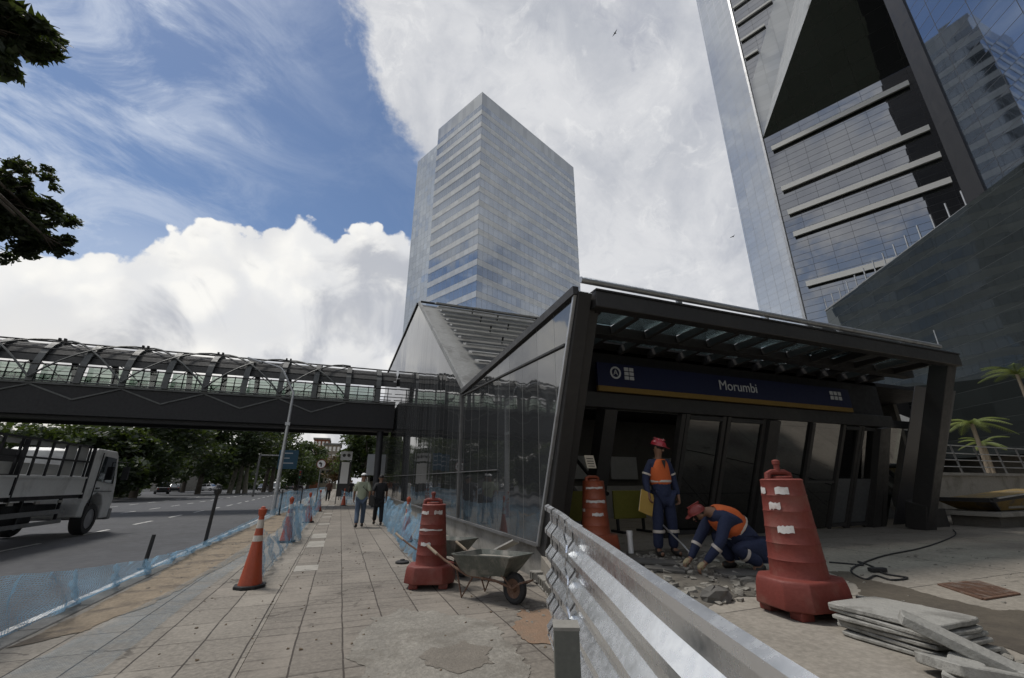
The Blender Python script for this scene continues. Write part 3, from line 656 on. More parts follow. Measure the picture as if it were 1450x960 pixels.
# roof skin of overlapping strips (shell with gaps) and side glazing
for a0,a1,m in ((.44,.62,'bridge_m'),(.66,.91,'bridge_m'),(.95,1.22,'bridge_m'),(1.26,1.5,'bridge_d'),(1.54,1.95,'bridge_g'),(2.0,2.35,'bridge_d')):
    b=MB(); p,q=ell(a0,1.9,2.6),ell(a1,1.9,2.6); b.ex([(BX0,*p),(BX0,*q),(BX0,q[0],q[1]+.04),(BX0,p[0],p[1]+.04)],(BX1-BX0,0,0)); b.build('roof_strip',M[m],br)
M['bglass']=clearglass('bridge_glass',(.60,.66,.62),.06,.10)
for (yy,z0,z1) in ((BY+.35,6.95,7.85),(BY+3.5,6.95,7.9)):
    for i in range(0,len(ribs)-1):
        b=MB(); b.bb((ribs[i]+.12,yy,z0),(ribs[i+1]-.12,yy+.02,z1)); b.build('side_glass',M['bglass'],br)
b=MB()
for yy in(BY+.32,BY+3.55):
    for z in (7.9,8.15,7.3): b.tube([(BX0,yy,z),(BX1,yy,z)],.03,5)
b.build('handrail',M['bridge_d'],br)
b=MB()
for x in ribs:
    for dx in (.7,1.4):
        for yy in (BY+.33,BY+3.53): b.bb((x+dx-.025,yy-.02,6.8),(x+dx+.025,yy+.02,7.95))
b.build('baluster',M['bridge_d'],br)
b=MB(); b.bb((BX0,BY+.2,6.8),(BX1,BY+3.6,6.86)); b.build('walkway',M['conc_d'],br)
b=MB(); b.tube([(-27.,33,-.2),(-27.,33,5.05)],.55,20); b.box((-27,33,4.75),(1.8,3.4,.5)); b.build('pier',M['conc'],br,smooth=True)
b=MB(); b.tube([(2.2,30.2,.0),(2.2,31.6,5.1)],.22,12); b.build('strut',M['bridge_d'],br,smooth=True)
# ================================================================= CENTRAL TOWER
def P2(px,py,z): q=onz(px,py,z); return Vector((q.x,q.y))
H=95.
A0=P2(683,130,H); A1=P2(812,237,H); A2=P2(621,183,H); A3=P2(592,225,H-2.5)
M['tw_glass']=glassmat('tower_glass',pane=(1.5,1.9),frame=(.06,.05),fcol=(.20,.21,.22),body=(.035,.042,.048),refl=.38,tint=(.78,.84,.92),tilt=.010,wav=.02,panevar=.15,wavs=.08,rough=.03)
M['tw_band']=glassmat('tower_spandrel',pane=(1.5,1.6),frame=(.05,.03),fcol=(.3,.31,.32),body=(.60,.60,.59),refl=.14,tint=(.86,.88,.9),tilt=.006,wav=.01,panevar=.12,wavs=.1,rough=.12)
M['stone']=mat('tower_cap',(.40,.41,.42),.6,var=.08,scale=.2)
tw=thing('office_tower','tall pale glass office tower with banded floors behind the station roof','tower',(A0.x,A0.y,0))
back=A1+(A2-A0)*1.0
depth=(A2-A0)
b=MB(); b.prism([tuple(A0),tuple(A1),tuple(A1+depth),tuple(A2)],0,H-4); b.build('glass_body',M['tw_glass'],tw,uv=True)
b=MB(); c_=(A0+A1+A2+A1+depth)/4
b.prism([tuple(A0),tuple(A1),tuple(A1+depth),tuple(A2)],H-4,H); b.build('parapet',glassmat('tower_parapet',pane=(1.5,4.5),frame=(.05,.03),fcol=(.22,.23,.24),body=(.40,.40,.40),refl=.2,tilt=.004,wav=.01,wavs=.1),tw,uv=True)
inn=A2+(A1-A0)*.03; A3i=inn+(A3-A2)*.9
b=MB(); b.prism([tuple(inn),tuple(A1+depth),tuple(A1+depth+(A3-A2)),tuple(A3)],0,H-3.5); b.build('rear_wing',glassmat('tower_rear_glass',pane=(1.5,1.9),frame=(.05,.04),fcol=(.2,.21,.22),body=(.16,.18,.19),refl=.5,tilt=.02,wav=.04,wavs=.12),tw,uv=True)
def ring_band(z0,z1,out,name,m):
    c=(A0+A1+A2+(A1+depth))/4
    def off(p): 
        d=(p-c); return tuple(p+d.normalized()*out)
    b=MB(); b.prism([off(A0),off(A1),off(A1+depth),off(A2)],z0,z1); return b.build(name,m,tw,uv=True)
for k in range(23):
    z=8+k*3.8
    if z+1.3<H-4: ring_band(z,z+1.45,.06,'floor_band',M['tw_band'])
# ================================================================= RIGHT TOWERS
M['t_dark']=glassmat('dark_tower_glass',pane=(2.4,.95),frame=(.03,.05),fcol=(.02,.02,.022),body=(.012,.013,.015),refl=.40,tint=(.66,.67,.69),tilt=.006,wav=.035,panevar=.06,wavs=.12)
M['t_blue']=glassmat('blue_tower_glass',pane=(2.6,1.25),frame=(.05,.05),fcol=(.03,.033,.04),body=(.02,.025,.032),refl=.36,tint=(.80,.88,1.),tilt=.006,wav=.012,panevar=.1,wavs=.10)
M['t_silver']=glassmat('silver_tower_glass',pane=(1.6,.95),frame=(.04,.03),fcol=(.25,.26,.27),body=(.42,.43,.435),refl=.36,tint=(.88,.89,.90),tilt=.008,wav=.02,panevar=.08,wavs=.2)
M['t_strip']=mat('tower_edge_metal',(.045,.045,.048),.4,.6,var=.1,scale=.3)
HE=22.
M['facet']=glassmat('facet_glass',pane=(1.6,.95),frame=(.04,.03),fcol=(.3,.31,.32),body=(.46,.47,.48),refl=.10,tint=(.88,.90,.92),tilt=.004,wav=.01,panevar=.08)
M['finw']=mat('fin_white',(.62,.62,.60),.5,var=.06,scale=1,bump=0)
E0=onz(1172,440,HE); E1=onz(1380,285,HE); ed=(E0-E1); ed.z=0; ed.normalize()     # towards the far end
en=Vector((ed.y,-ed.x,0)); 
if en.dot(-E1)<0: en=-en       # facing the viewer
inw=-en
# front tower D (blue) standing on the podium E
TD=thing('glass_tower','tall blue reflecting glass tower filling the right edge above its podium','tower',(E1.x,E1.y,0))
near=E1-ed*60; b=MB(); b.prism([(E1.x,E1.y),(near.x,near.y),(near.x+inw.x*12,near.y+inw.y*12),(E1.x+inw.x*12,E1.y+inw.y*12)],HE-21.9,150); b.build('glass_body',M['t_blue'],TD,uv=True)
e2=E1+en*.12+ed*.5; b=MB(); b.prism([(e2.x,e2.y),(e2.x-ed.x*1.6,e2.y-ed.y*1.6),(e2.x-ed.x*1.6+inw.x*12.5,e2.y-ed.y*1.6+inw.y*12.5),(e2.x+inw.x*12.5,e2.y+inw.y*12.5)],HE+.05,150); b.build('corner_fin',M['t_strip'],TD)
b=MB()
PD=thing('podium_block','lower dark glass block with roof railing posts at the foot of the tower','building',(E0.x,E0.y,0))
E0b=E0
b=MB(); nr2=near+en*.25; e0=E0+en*.25
b.prism([(e0.x,e0.y),(nr2.x,nr2.y),(nr2.x+inw.x*.24,nr2.y+inw.y*.24),(E1.x+inw.x*.0+ed.x*.6,E1.y+ed.y*.6),(E1.x+ed.x*.6+inw.x*9,E1.y+ed.y*.6+inw.y*9),(e0.x+inw.x*9,e0.y+inw.y*9)],3.4,HE)
b.build('glass_body',glassmat('podium_glass',pane=(3.0,1.2),frame=(.0,.03),fcol=(.035,.04,.04),body=(.024,.028,.028),refl=.20,tint=(.34,.37,.38),tilt=.006,wav=.03,panevar=.2,wavs=.15),PD,uv=True)
for i in range(14):
    q=e0.lerp(E1,.02+i*.073); b=MB(); b.tube([(q.x,q.y,HE),(q.x,q.y,HE+1.5)],.07,6); b.build('railing_post',M['galv'],PD)
b=MB(); q=e0; r_=E1; b.beam((q.x,q.y,HE+.05),(r_.x,r_.y,HE+.05),.16,.2); b.build('roof_coping',M['galv'],PD)
# overhanging curved edge low on the right, dark undercroft, light strip
b=MB(); 
b.prism([(e0.x+inw.x*1.5,e0.y+inw.y*1.5),(nr2.x+inw.x*1.5,nr2.y+inw.y*1.5),(nr2.x+inw.x*10,nr2.y+inw.y*10),(e0.x+inw.x*9,e0.y+inw.y*9)],0,3.4); b.build('undercroft_wall',M['conc_d'],PD)
# rear tower B with fins, silver flank A, wedge C
Q=E0+ed*2.2; az=R(-23); bd=Vector((math.sin(az),math.cos(az),0)); bn=Vector((bd.y,-bd.x,0)); bn=bn if bn.dot(-Q)>0 else -bn
K1=onp(1140,450,Q,bn); 
K1=Vector((K1.x,K1.y,0))
dK2=ray(1075,440); 
# flank runs north from K1 until the ray of its far edge
s_=K1.x/dK2.x; K2=Vector((K1.x+.6,(K1.x+.6)/dK2.x*dK2.y,0))
TB=thing('silver_dark_tower','tall dark glass tower with pale horizontal fins, a silver flank and a jutting wedge','tower',(K1.x,K1.y,0))
Bn=K1-bd*34
def pr(lst,z0,z1): b=MB(); b.prism([(p.x,p.y) for p in lst],z0,z1); return b
pr([K1,Bn,Bn-bn*14,K1-bn*9+Vector((4,0,0))],0,150).build('dark_face_body',M['t_dark'],TB,uv=True)
pr([K1+Vector((.02,.06,0)),K1+Vector((9,0.06,0)),K2+Vector((9,2,0)),K2],0,150).build('silver_flank',M['t_silver'],TB,uv=True)
b=MB(); b.beam(K1+bn*.05,K1+bn*.05+Vector((0,0,150)),.35,.35); b.build('corner_strip',M['galv'],TB)
def onB(x,y,o=0.): return onp(x,y,K1+bn*o,bn)
for (x0,y0,x1,y1) in ((1094,213,1287,119),(1108,270,1317,184),(1117,303,1332,220),(1125,334,1347,256),(1143,404,1300,344)):
    a=onB(x0,y0); c=onB(x1,y1); z=a.z; L=(c-a); L.z=0
    b=MB(); b.beam(Vector((a.x,a.y,z))+bn*.45,Vector((a.x,a.y,z))+L+bn*.45,.30,.75); b.build('fin',M['finw'],TB)
# wedge: sloping soffit rising outwards from the line L-R
L0=onB(1081,197); L0=Vector((K1.x,K1.y,L0.z))+bn*.02; Rr=L0-bd*30; zt=150.
up1=onB(1067,122); 
slope=Vector((bn.x*.62,bn.y*.62,1.)).normalized()
tt=(zt-L0.z)/slope.z
F0=L0+slope*tt; F1=Rr+slope*tt
# the side facet leans right as it rises: its wall edge leaves the corner at up1
pn=slope.cross(bd).normalized()
Fd=onp(1149,0,L0,pn); dirL=(Fd-L0).normalized(); F0=L0+dirL*((zt-L0.z)/dirL.z)
T0=Vector((K1.x,K1.y,up1.z)); Tc=onB(1097,0); dT=(Tc-T0).normalized(); T1=T0+dT*((zt-T0.z)/dT.z)
for k in range(12):
    z=T0.z+2.2+k*4.0; a=K1+bn*.3; ln=dT.dot(-bd)*(z-T0.z)/dT.z-.4
    if ln>1: b=MB(); b.beam(Vector((a.x,a.y,z))-bd*.3,Vector((a.x,a.y,z))-bd*min(ln,9),.25,.4); b.build('fin',M['finw'],TB)
b=MB(); b.add([L0,Rr,F1,F0],[(0,1,2,3)]); b.build('wedge_soffit',glassmat('soffit_glass',pane=(2.4,2.4),frame=(.05,.05),fcol=(.012,.012,.012),body=(.022,.023,.024),refl=.06,tint=(.62,.64,.7),tilt=.01,wav=.02,panevar=.1),TB,uv=True)
b=MB(); b.add([L0,F0,T1,T0],[(0,1,2,3)]); b.build('wedge_side',M['facet'],TB,uv=True)
b=MB(); b.add([F0,F1,Rr+Vector((0,0,zt-Rr.z)),T1],[(0,1,2,3)]); b.build('wedge_top',M['t_dark'],TB,uv=True)
# small dark tower reflected / seen behind the canopy end
# ================================================================= FAR BUILDINGS
fbm=mat('brick_red',(.28,.11,.06),.85,var=.3,scale=.3); fcm=mat('cream_render',(.45,.38,.30),.85,var=.2,scale=.3)
def block(name,label,px0,px1,ytop,Y,m,rows=3,cols=4,d=10,wm=None):
    a=ony(px0,684,Y); c=ony(px1,684,Y); top=ony((px0+px1)/2,ytop,Y).z
    t=thing(name,label,'building',((a.x+c.x)/2,Y,0)); b=MB(); b.bb((a.x,Y,-.3),(c.x,Y+d,top)); b.build('wall',m,t)
    b=MB(); b.bb((a.x-.3,Y-.3,top),(c.x+.3,Y+d+.3,top+.5)); b.build('roof',M['kerb'],t)
    w=(c.x-a.x)/cols; h=(top-1)/rows
    for i in range(cols):
        for j in range(rows):
            b=MB(); x=a.x+w*(i+.5); z=1+h*(j+.5); b.bb((x-w*.28,Y-.06,z-h*.28),(x+w*.28,Y+.02,z+h*.28)); b.build('window',wm or M['t_dark'],t,uv=True)
    return t
block('brick_building','red brick block seen far down the road between the trees',436,458,622,150,fbm,5,4,14)
block('cream_building','cream block with red top seen far down the road beside trees',452,476,630,135,fcm,5,4,12)
block('service_building','low grey building behind the pedestrians under the footbridge',520,548,612,52,M['conc'],2,2,14)
block('pale_warehouse','low pale flat building glimpsed between the dark trees across the road',215,262,655,112,M['conc'],1,4,10)
# ================================================================= STREET OBJECTS
M['barrel']=mat('barrel_red',(.180,.034,.024),.6,var=.28,scale=4,bump=.15,dirt=(.20,.085,.065),dirt_amt=.6)
M['barrel_o']=mat('barrel_orange',(.30,.075,.035),.5,var=.18,scale=4,bump=.12,dirt=(.2,.06,.035),dirt_amt=.6)
M['sticker']=mat('reflective_sticker',(.62,.60,.58),.5,var=.15,scale=12,bump=.1,dirt=(.35,.25,.22),dirt_amt=.7)
M['cone']=mat('cone_orange',(.42,.075,.030),.5,var=.15,scale=5,bump=.06,dirt=(.28,.08,.04),dirt_amt=.6)
M['cone_w']=mat('cone_white',(.60,.56,.50),.5,var=.15,scale=8,bump=.05)
M['rust']=mat('rusty_metal',(.16,.09,.06),.8,.2,var=.4,scale=9,bump=.4,dirt=(.3,.28,.25))
def cone_r(z,h0=.30,h1=1.13,r0=.235,r1=.18): return r0+(r1-r0)*(z-h0)/(h1-h0)
def barrel(name,label,loc,rz,m,stk,group='tall barrel bollards round the works',top=True):
    t=thing(name,label,'barrel bollard',loc,rz,group)
    # moulded base: octagon-ish block with feet
    def oct(hx,hy,c): return [(-hx+c,-hy),(hx-c,-hy),(hx,-hy+c),(hx,hy-c),(hx-c,hy),(-hx+c,hy),(-hx,hy-c),(-hx,-hy+c)]
    rings=[]
    for z,k in((.07,1.),(.085,1.01),(.24,.96),(.285,.93),(.30,.88)):
        rings.append([Vector((x*k,y*k,z)) for x,y in oct(.36,.31,.15)])
    b=MB(); b.loft(rings)
    for sx in(-1,1):
        for sy in(-1,1): b.box((sx*.215,sy*.17,.036),(.13,.13,.072))
    b.build('base',m,t,local=True,bevel=.012,smooth=True)
    prof=[(.245,.29)]
    z=.36
    for k in range(6):
        z0=.30+k*.138; z1=z0+.138
        prof+=[(cone_r(z0)+.003,z0),(cone_r(z0)-.001,z0+.010),(cone_r(z1)+.0,z1-.010),(cone_r(z1)+.005,z1)]
    prof+=[(.175,1.135),(.165,1.14),(.0,1.14)]
    b=MB(); b.lathe(prof,(0,0,0),36,caps=False); b.build('column',m,t,local=True,smooth=True,angle=60)
    b=MB(); b.tube([(-.15,0,1.12),(-.14,0,1.185),(-.10,0,1.2),(.06,0,1.2),(.10,0,1.185),(.11,0,1.12)],[.03,.03,.028,.028,.03,.03],8)
    b.lathe([(.10,1.14),(.10,1.16),(.085,1.165)],(0,0,0),20); b.build('handle',m,t,local=True,smooth=True)
    if top: 
        b=MB(); b.lathe([(.028,1.19),(.026,1.27),(.035,1.275),(.035,1.31),(.015,1.32)],(-.02,0,0),12); b.build('lamp_stub',m,t,local=True,smooth=True)
    for (a0,a1,z0,z1) in stk:
        n=8; vs=[];fs=[]; random.seed(int(z0*1000+a0))
        for k in range(n+1):
            a=R(a0+(a1-a0)*k/n)
            for z in(z0+random.uniform(0,.016),z1-random.uniform(0,.018)):
                r=cone_r(z)+.0075; vs.append((r*math.cos(a),r*math.sin(a),z))
        for k in range(n): fs.append((2*k,2*k+2,2*k+3,2*k+1))
        b=MB(); b.add(vs,fs); o=b.build('reflective_sticker',M['sticker'],t,local=True)
        o['label']='worn white reflective sticker'
    return t
cam_dir=lambda x,y: math.degrees(math.atan2(-y,-x))
bq=onz(1142,868,PZ); a=cam_dir(bq.x,bq.y)
barrel('barrel_bollard','large red barrel bollard standing right beside the stacked slabs',(bq.x,bq.y,PZ),R(-8),M['barrel'],
    [(a-62,a-40,1.00,1.07),(a-12,a+22,.99,1.075),(a-34,a-4,.86,.935),(a-20,a+16,.66,.735)])
a=cam_dir(1.4,7)
barrel('barrel_bollard','red barrel bollard standing on the pavement in front of the two wheelbarrows',(1.42,7.12,0),R(-18),M['barrel'],
    [(a+20,a+60,.99,1.06),(a-50,a-5,.99,1.05),(a-55,a+60,.76,.80),(a-30,a+12,.56,.62)])
a=cam_dir(4.08,6.72)
barrel('barrel_bollard','faded orange red barrel bollard standing at the dark entrance column',(4.08,6.72,PZ),R(8),M['barrel_o'],
    [(a-48,a+45,1.0,1.05),(a-48,a+50,.78,.84),(a-20,a+30,.58,.64),(a-75,a-55,.64,.70)],top=False)
def cone(label,loc,lean=0,h=1.13,s=1.):
    t=thing('traffic_cone',label,'cone',loc,0,'orange traffic cones along the taped-off pavement')
    t.rotation_euler=(R(lean),R(lean*.6),R(loc[1]*40)); t.scale=(s,s,s)
    b=MB(); b.prism([(.205*math.cos(2*PI*k/8+PI/8)*1.08,.205*math.sin(2*PI*k/8+PI/8)*1.08) for k in range(8)],0,.045); b.build('base',M['black'],t,local=True,bevel=.01)
    def r(z): return .03+.13*max(0,1-z/.95)**1.35+.008
    b=MB(); b.lathe([(r(z),z) for z in (.045,.10,.18,.28,.40,.55,.70,.86,.97)],(0,0,0),20); b.build('body',M['cone'],t,local=True,smooth=True)
    for z0,z1 in((.62,.70),(.80,.92)):
        b=MB(); b.lathe([(r(z0)+.003,z0),(r((z0+z1)/2)+.003,(z0+z1)/2),(r(z1)+.003,z1)],(0,0,0),20,caps=False); b.build('white_band',M['cone_w'],t,local=True,smooth=True)
    b=MB(); b.lathe([(.035,.96),(.055,1.0),(.06,1.07),(.035,1.075),(.03,1.10),(.0,1.11)],(0,0,0),14,caps=False); b.build('top_knob',M['cone'],t,local=True,smooth=True)
    return t
cone('nearest traffic cone, standing upright on the tiled pavement left of the walkway',(-1.07,7.97,0))
cone('second traffic cone behind the nearest one, partly behind blue netting',(-1.14,13.4,0),2)
cone('third slim traffic cone on the left, standing under the round sign',(-.95,26.8,0))
cone('fourth traffic cone on the left row, beside the far netting',(-1.0,19.5,0),-2)
cone('traffic cone inside blue netting just behind the red pavement barrel',(1.75,9.4,0),1)
cone('traffic cone inside blue netting nearest the walking pair',(1.78,12.4,0),-2)
cone('far traffic cone beside the walkway near the distant walkers',(.35,33,0))
# round flat weight at the net foot
t=thing('net_weight','small dark rubber weight holding the netting foot beside the walkway','weight',(1.28,9.2,0)); b=MB(); b.lathe([(.13,.002),(.13,.03),(.10,.045),(.05,.05),(.04,.07),(0,.07)],(1.28,9.2,0),16,caps=False); b.build('disc',M['black'],t,smooth=True)
# ---- safety netting
def netmat(name,col,dens):
    m,nt,o=newmat(name); t=NT(nt); uv=t.n('ShaderNodeUVMap').outputs[0]; tc=t.n('ShaderNodeTexCoord').outputs['Object']
    s=t.n('ShaderNodeSeparateXYZ'); t.l(t.vm('FRACTION',t.vm('MULTIPLY',uv,(44,44,1))),s.inputs[0])
    g=t.m('MAXIMUM',t.m('LESS_THAN',s.outputs[0],.28),t.m('LESS_THAN',s.outputs[1],.28))
    f=t.m('MULTIPLY',g,t.mr(t.noise(tc,3.,6,.6,1.),.3,.65,dens*.55,min(1,dens*1.4)),clamp=True)
    s2=t.n('ShaderNodeSeparateXYZ'); t.l(uv,s2.inputs[0])
    f=t.m('MAXIMUM',f,t.m('MULTIPLY',t.m('GREATER_THAN',s2.outputs[1],.965),.8))
    d=t.n('ShaderNodeBsdfDiffuse'); t.l(t.mix(t.noise(tc,9,4),tuple(c*.75 for c in col),tuple(min(1,c*1.4) for c in col)),d.inputs[0])
    tl=t.n('ShaderNodeBsdfTranslucent'); tl.inputs[0].default_value=(*col,1); m1=t.n('ShaderNodeMixShader'); m1.inputs[0].default_value=.4; t.l(d.outputs[0],m1.inputs[1]); t.l(tl.outputs[0],m1.inputs[2])
    tr=t.n('ShaderNodeBsdfTransparent'); mx=t.n('ShaderNodeMixShader'); t.l(f,mx.inputs[0]); t.l(tr.outputs[0],mx.inputs[1]); t.l(m1.outputs[0],mx.inputs[2]); t.l(mx.outputs[0],o.inputs[0]); return m
M['net']=netmat('blue_netting',(.24,.40,.55),.62); M['netd']=netmat('blue_netting_dense',(.28,.46,.62),.95)
def net(name,label,top,bot,m,sub=14,rows=10,wr=.06,group='blue safety nets'):
    """cloth between a top line and a bottom line, with folds"""
    def samp(P,u):
        k=u*(len(P)-1); i=min(int(k),len(P)-2); f=k-i; f=f*f*(3-2*f) if True else f; return Vector(P[i]).lerp(Vector(P[i+1]),f)
    n=sub*(len(top)-1); vs=[];uvs=[];L=0;prev=None
    for i in range(n+1):
        u=i/n; a,c=samp(top,u),samp(bot,u)
        if prev is not None: L+=(a-prev).length
        prev=a
        for j in range(rows+1):
            v=j/rows; p=c.lerp(a,v); w=wr*math.sin(L*5.1+v*3)*math.sin(v*PI)+wr*.6*math.sin(L*11.7+v*7+1.3)+random.uniform(-.008,.008)
            side=(Vector((a.y-c.y,c.x-a.x,0))); 
            p=p+Vector((w*(1 if abs(a.z-c.z)>.2 else .2),0,abs(w)*(.12 if abs(a.z-c.z)>.2 else .6)-.0)); p.z=max(p.z,-.14 if p.x<-3 else .012) if p.x<-2.9 or p.z<.012 else p.z
            vs.append(p); uvs.append((L,v*(a-c).length if (a-c).length>.01 else v))
    fs=[(i*(rows+1)+j,(i+1)*(rows+1)+j,(i+1)*(rows+1)+j+1,i*(rows+1)+j+1) for i in range(n) for j in range(rows)]
    me=bpy.data.meshes.new(name); me.from_pydata(vs,[],fs); ul=me.uv_layers.new(name='UVMap')
    mx=max(q[1] for q in uvs)
    for l in me.loops: q=uvs[l.vertex_index]; ul.data[l.index].uv=(q[0],q[1]/mx)
    me.materials.append(m); me.polygons.foreach_set('use_smooth',[True]*len(fs)); o=bpy.data.objects.new(name,me); COL.objects.link(o)
    return tag(o,label,'safety net',group)
net('safety_net','long blue safety net sagging low along the kerb at the left',
    [(-2.72,3.2,.8),(-2.75,5.6,.66),(-2.78,6.9,.50),(-2.78,9.2,.28),(-2.78,11.5,.17),(-2.78,14.5,.12),(-2.78,18,.14)],
    [(-3.05,3.2,-.12),(-3.0,5.6,-.12),(-3.0,7.4,-.12),(-3.0,9.4,-.12),(-2.98,11.6,-.12),(-2.98,14.5,-.1),(-2.98,18,-.1)],M['netd'],wr=.10)
net('safety_net','denser rolled blue net edge lying along the kerb stones',
    [(-2.80,7.2,.06),(-2.72,9,.12),(-2.72,11.5,.19),(-2.72,14,.22),(-2.7,17.6,.26),(-2.68,22,.32),(-2.68,27,.42)],
    [(-3.0,7.2,.0),(-2.95,9,.01),(-2.9,11.5,.02),(-2.85,14,.02),(-2.8,17.6,.01),(-2.72,22,.01),(-2.70,27,.01)],M['netd'],rows=5,wr=.03)
net('safety_net','faint blue net lying flat over the tiles beside the bare soil',
    [(-1.62,4.1,.02),(-1.62,6.3,.02),(-1.62,8.0,.02),(-1.55,10,.02),(-1.45,13.2,.03)],[(-2.35,4.1,.02),(-2.2,6.3,.02),(-2.05,8.0,.02),(-1.95,10,.02),(-1.9,13.2,.03)],netmat('blue_netting_thin',(.24,.38,.5),.3),wr=.02)
net('safety_net','upright blue net drooping between the left cones along the walkway',
    [(-1.10,8.1,.80),(-1.12,10.5,.42),(-1.12,13.3,.95),(-1.05,16,.5),(-1.0,19.5,.95),(-1.0,23,.55),(-.97,26.7,1.0)],
    [(-1.0,8.1,.02),(-1.0,10.5,.02),(-1.0,13.3,.02),(-.98,16,.02),(-.95,19.5,.02),(-.95,23,.02),(-.92,26.7,.02)],M['net'],wr=.07)
net('safety_net','bunched blue net wrapped round the second cone on the left',
    [(-1.05,13.2,1.0),(-.95,13.7,.9),(-.95,14.6,.85)],[(-1.0,12.6,.02),(-.85,13.5,.02),(-.9,14.6,.02)],M['netd'],wr=.08)
net('safety_net','far blue net standing along the left pavement edge near the round sign',
    [(-2.6,24,.95),(-2.5,27,1.05),(-2.3,31,1.0),(-2.0,36,1.05),(-1.6,44,1.05),(-1.4,60,1.05)],[(-2.6,24,.02),(-2.5,27,.02),(-2.3,31,.02),(-2.0,36,.02),(-1.6,44,.02),(-1.4,60,.02)],M['netd'],wr=.08)
net('safety_net','crumpled blue net hung between cones and the station wall',
    [(1.5,7.5,.95),(1.7,9.3,.95),(1.68,10.8,.62),(1.75,12.4,.98),(1.72,15,.75),(1.8,18,.95),(1.9,23,.9)],
    [(1.35,7.6,.02),(1.55,9.2,.02),(1.5,10.8,.02),(1.6,12.4,.02),(1.6,15,.02),(1.7,18,.02),(1.8,23,.02)],M['netd'],wr=.12)
net('safety_net','pale blue net across the pavement near the distant walkers',
    [(.1,33.2,1.0),(.6,33.6,.8),(1.2,34,1.0)],[(.1,33.2,.02),(.6,33.6,.02),(1.2,34,.02)],M['netd'],wr=.08)
def stake(name,label,p,h,r=.03,tilt=(0,0),knob=False):
    t=thing(name,label,'post',(p[0],p[1],p[2]),0,'thin dark net posts'); b=MB()
    q=Vector(p)+Vector((tilt[0],tilt[1],h)); b.tube([p,q],[r*1.1,r],8); b.build('shaft',M['steel_d'],t,smooth=True)
    b=MB(); b.lathe([(.10,0),(.10,.03),(.04,.05)],p,12); b.build('foot',M['black'],t)
    if knob:
        b=MB(); b.lathe([(.05,-.04),(.085,0),(.09,.10),(.06,.13),(.05,.20),(0,.21)],q,12,caps=False); b.build('lamp_head',M['steel_d'],t,smooth=True)
        b=MB(); b.box(q+Vector((-.02,0,.16)),(.10,.06,.12),(0,.4,0)); b.build('reflector',M['galv'],t)
stake('net_post','short dark post standing in the kerb net nearest the truck',(-3.42,11.3,-.15),.62,.035,(.04,0))
stake('net_post','taller dark post with lamp head in front of the road',(-3.05,13.9,-.15),1.35,.04,(.05,0),True)
for i,(x,y,l) in enumerate(((-2.55,24.2,'thin dark post beside the foot of the street lamp'),(-2.2,31.5,'thin far net post past the street lamp under the bridge'),(-1.7,44,'farthest thin net post by the left kerb'))):
    stake('net_post',l,(x,y,0),1.15,.03)
# ---- street lamp
def lamp():
    t=thing('street_lamp','tall grey galvanised street lamp with bent arm over the road','street lamp',(-2.9,24.9,0))
    b=MB(); b.tube([(-2.9,24.9,0),(-2.9,24.9,3.),(-2.88,24.9,6.0),(-3.55,24.95,7.15),(-3.7,24.95,7.3),(-4.6,25,7.55)],[.10,.085,.065,.05,.045,.04],10); b.build('pole',M['galv'],t,smooth=True)
    b=MB(); b.box((-4.95,25,7.58),(.75,.28,.12),(0,.25,0)); b.build('lamp_head',M['galv'],t,bevel=.04)
    b=MB(); b.box((-4.98,25,7.515),(.5,.2,.03),(0,.25,0)); b.build('lens',M['white'],t)
    b=MB(); b.box((-2.9,24.82,4.35),(.22,.1,.16)); b.build('bracket',M['galv'],t)
    b=MB(); b.lathe([(.2,0),(.2,.02),(.13,.03),(.12,.3)],(-2.9,24.9,0),12); b.build('base_plate',M['galv'],t)
lamp()
# ---- signs
def disc(c,r,z=0,n=24,th=.02,r0=0):
    b=MB(); 
    if r0: b.lathe([(r,0),(r,th),(r0,th),(r0,0)],(0,0,0),n,caps=False)
    else: b.lathe([(r,0),(r,th)],(0,0,0),n)
    b.xf(Matrix.Translation(c)@Matrix.Rotation(PI/2,4,'X')); return b
p=ony(455,657,30); t=thing('round_sign','round white traffic sign with black arrow on a thin pole by the kerb','road sign',(p.x,30,0))
b=MB(); b.tube([(p.x,30.04,0),(p.x,30.04,p.z+.2)],.04,8); b.build('pole',M['steel_g'],t)
disc((p.x,30,p.z),.27).build('face',M['white'],t); disc((p.x,29.985,p.z),.28,r0=.235).build('red_rim',M['barrel'],t)
b=MB(); y=29.97; b.ex([(p.x-.03,y,p.z-.16),(p.x+.03,y,p.z-.16),(p.x+.03,y,p.z+.08),(p.x-.05,y,p.z+.08),(p.x-.05,y,p.z+.14),(p.x-.15,y,p.z+.05),(p.x-.05,y,p.z-.04),(p.x-.05,y,p.z+.02),(p.x-.03,y,p.z+.02)],(0,-.01,0)); b.build('arrow',M['black'],t)
p=ony(408,650,62); t=thing('direction_sign','blue road direction board hanging over the road beyond the footbridge','road sign',(p.x-3.2,62.2,0))
b=MB(); b.bb((p.x-1.1,62,p.z-1.2),(p.x+1.1,62.06,p.z+1.1)); b.build('board',mat('sign_board_blue',(.02,.075,.12),.6,var=.1,scale=1),t)
b=MB(); 
for k,(w) in enumerate((1.3,1.0,1.5)): b.bb((p.x-.85,61.975,p.z+.65-k*.6),(p.x-.85+w,61.99,p.z+.77-k*.6))
b.build('legend',M['signw'],t)
b=MB(); b.tube([(p.x-3.2,62.2,-.1),(p.x-3.2,62.2,p.z+.6)],.12,8); b.tube([(p.x-3.2,62.2,p.z+.4),(p.x+1,62.2,p.z+.4)],.08,8); b.build('gantry_pole',M['steel_g'],t)
p=ony(488,668,36); t=thing('information_totem','tall grey information totem with blank white panel beside the pavement','totem',(p.x,36,0))
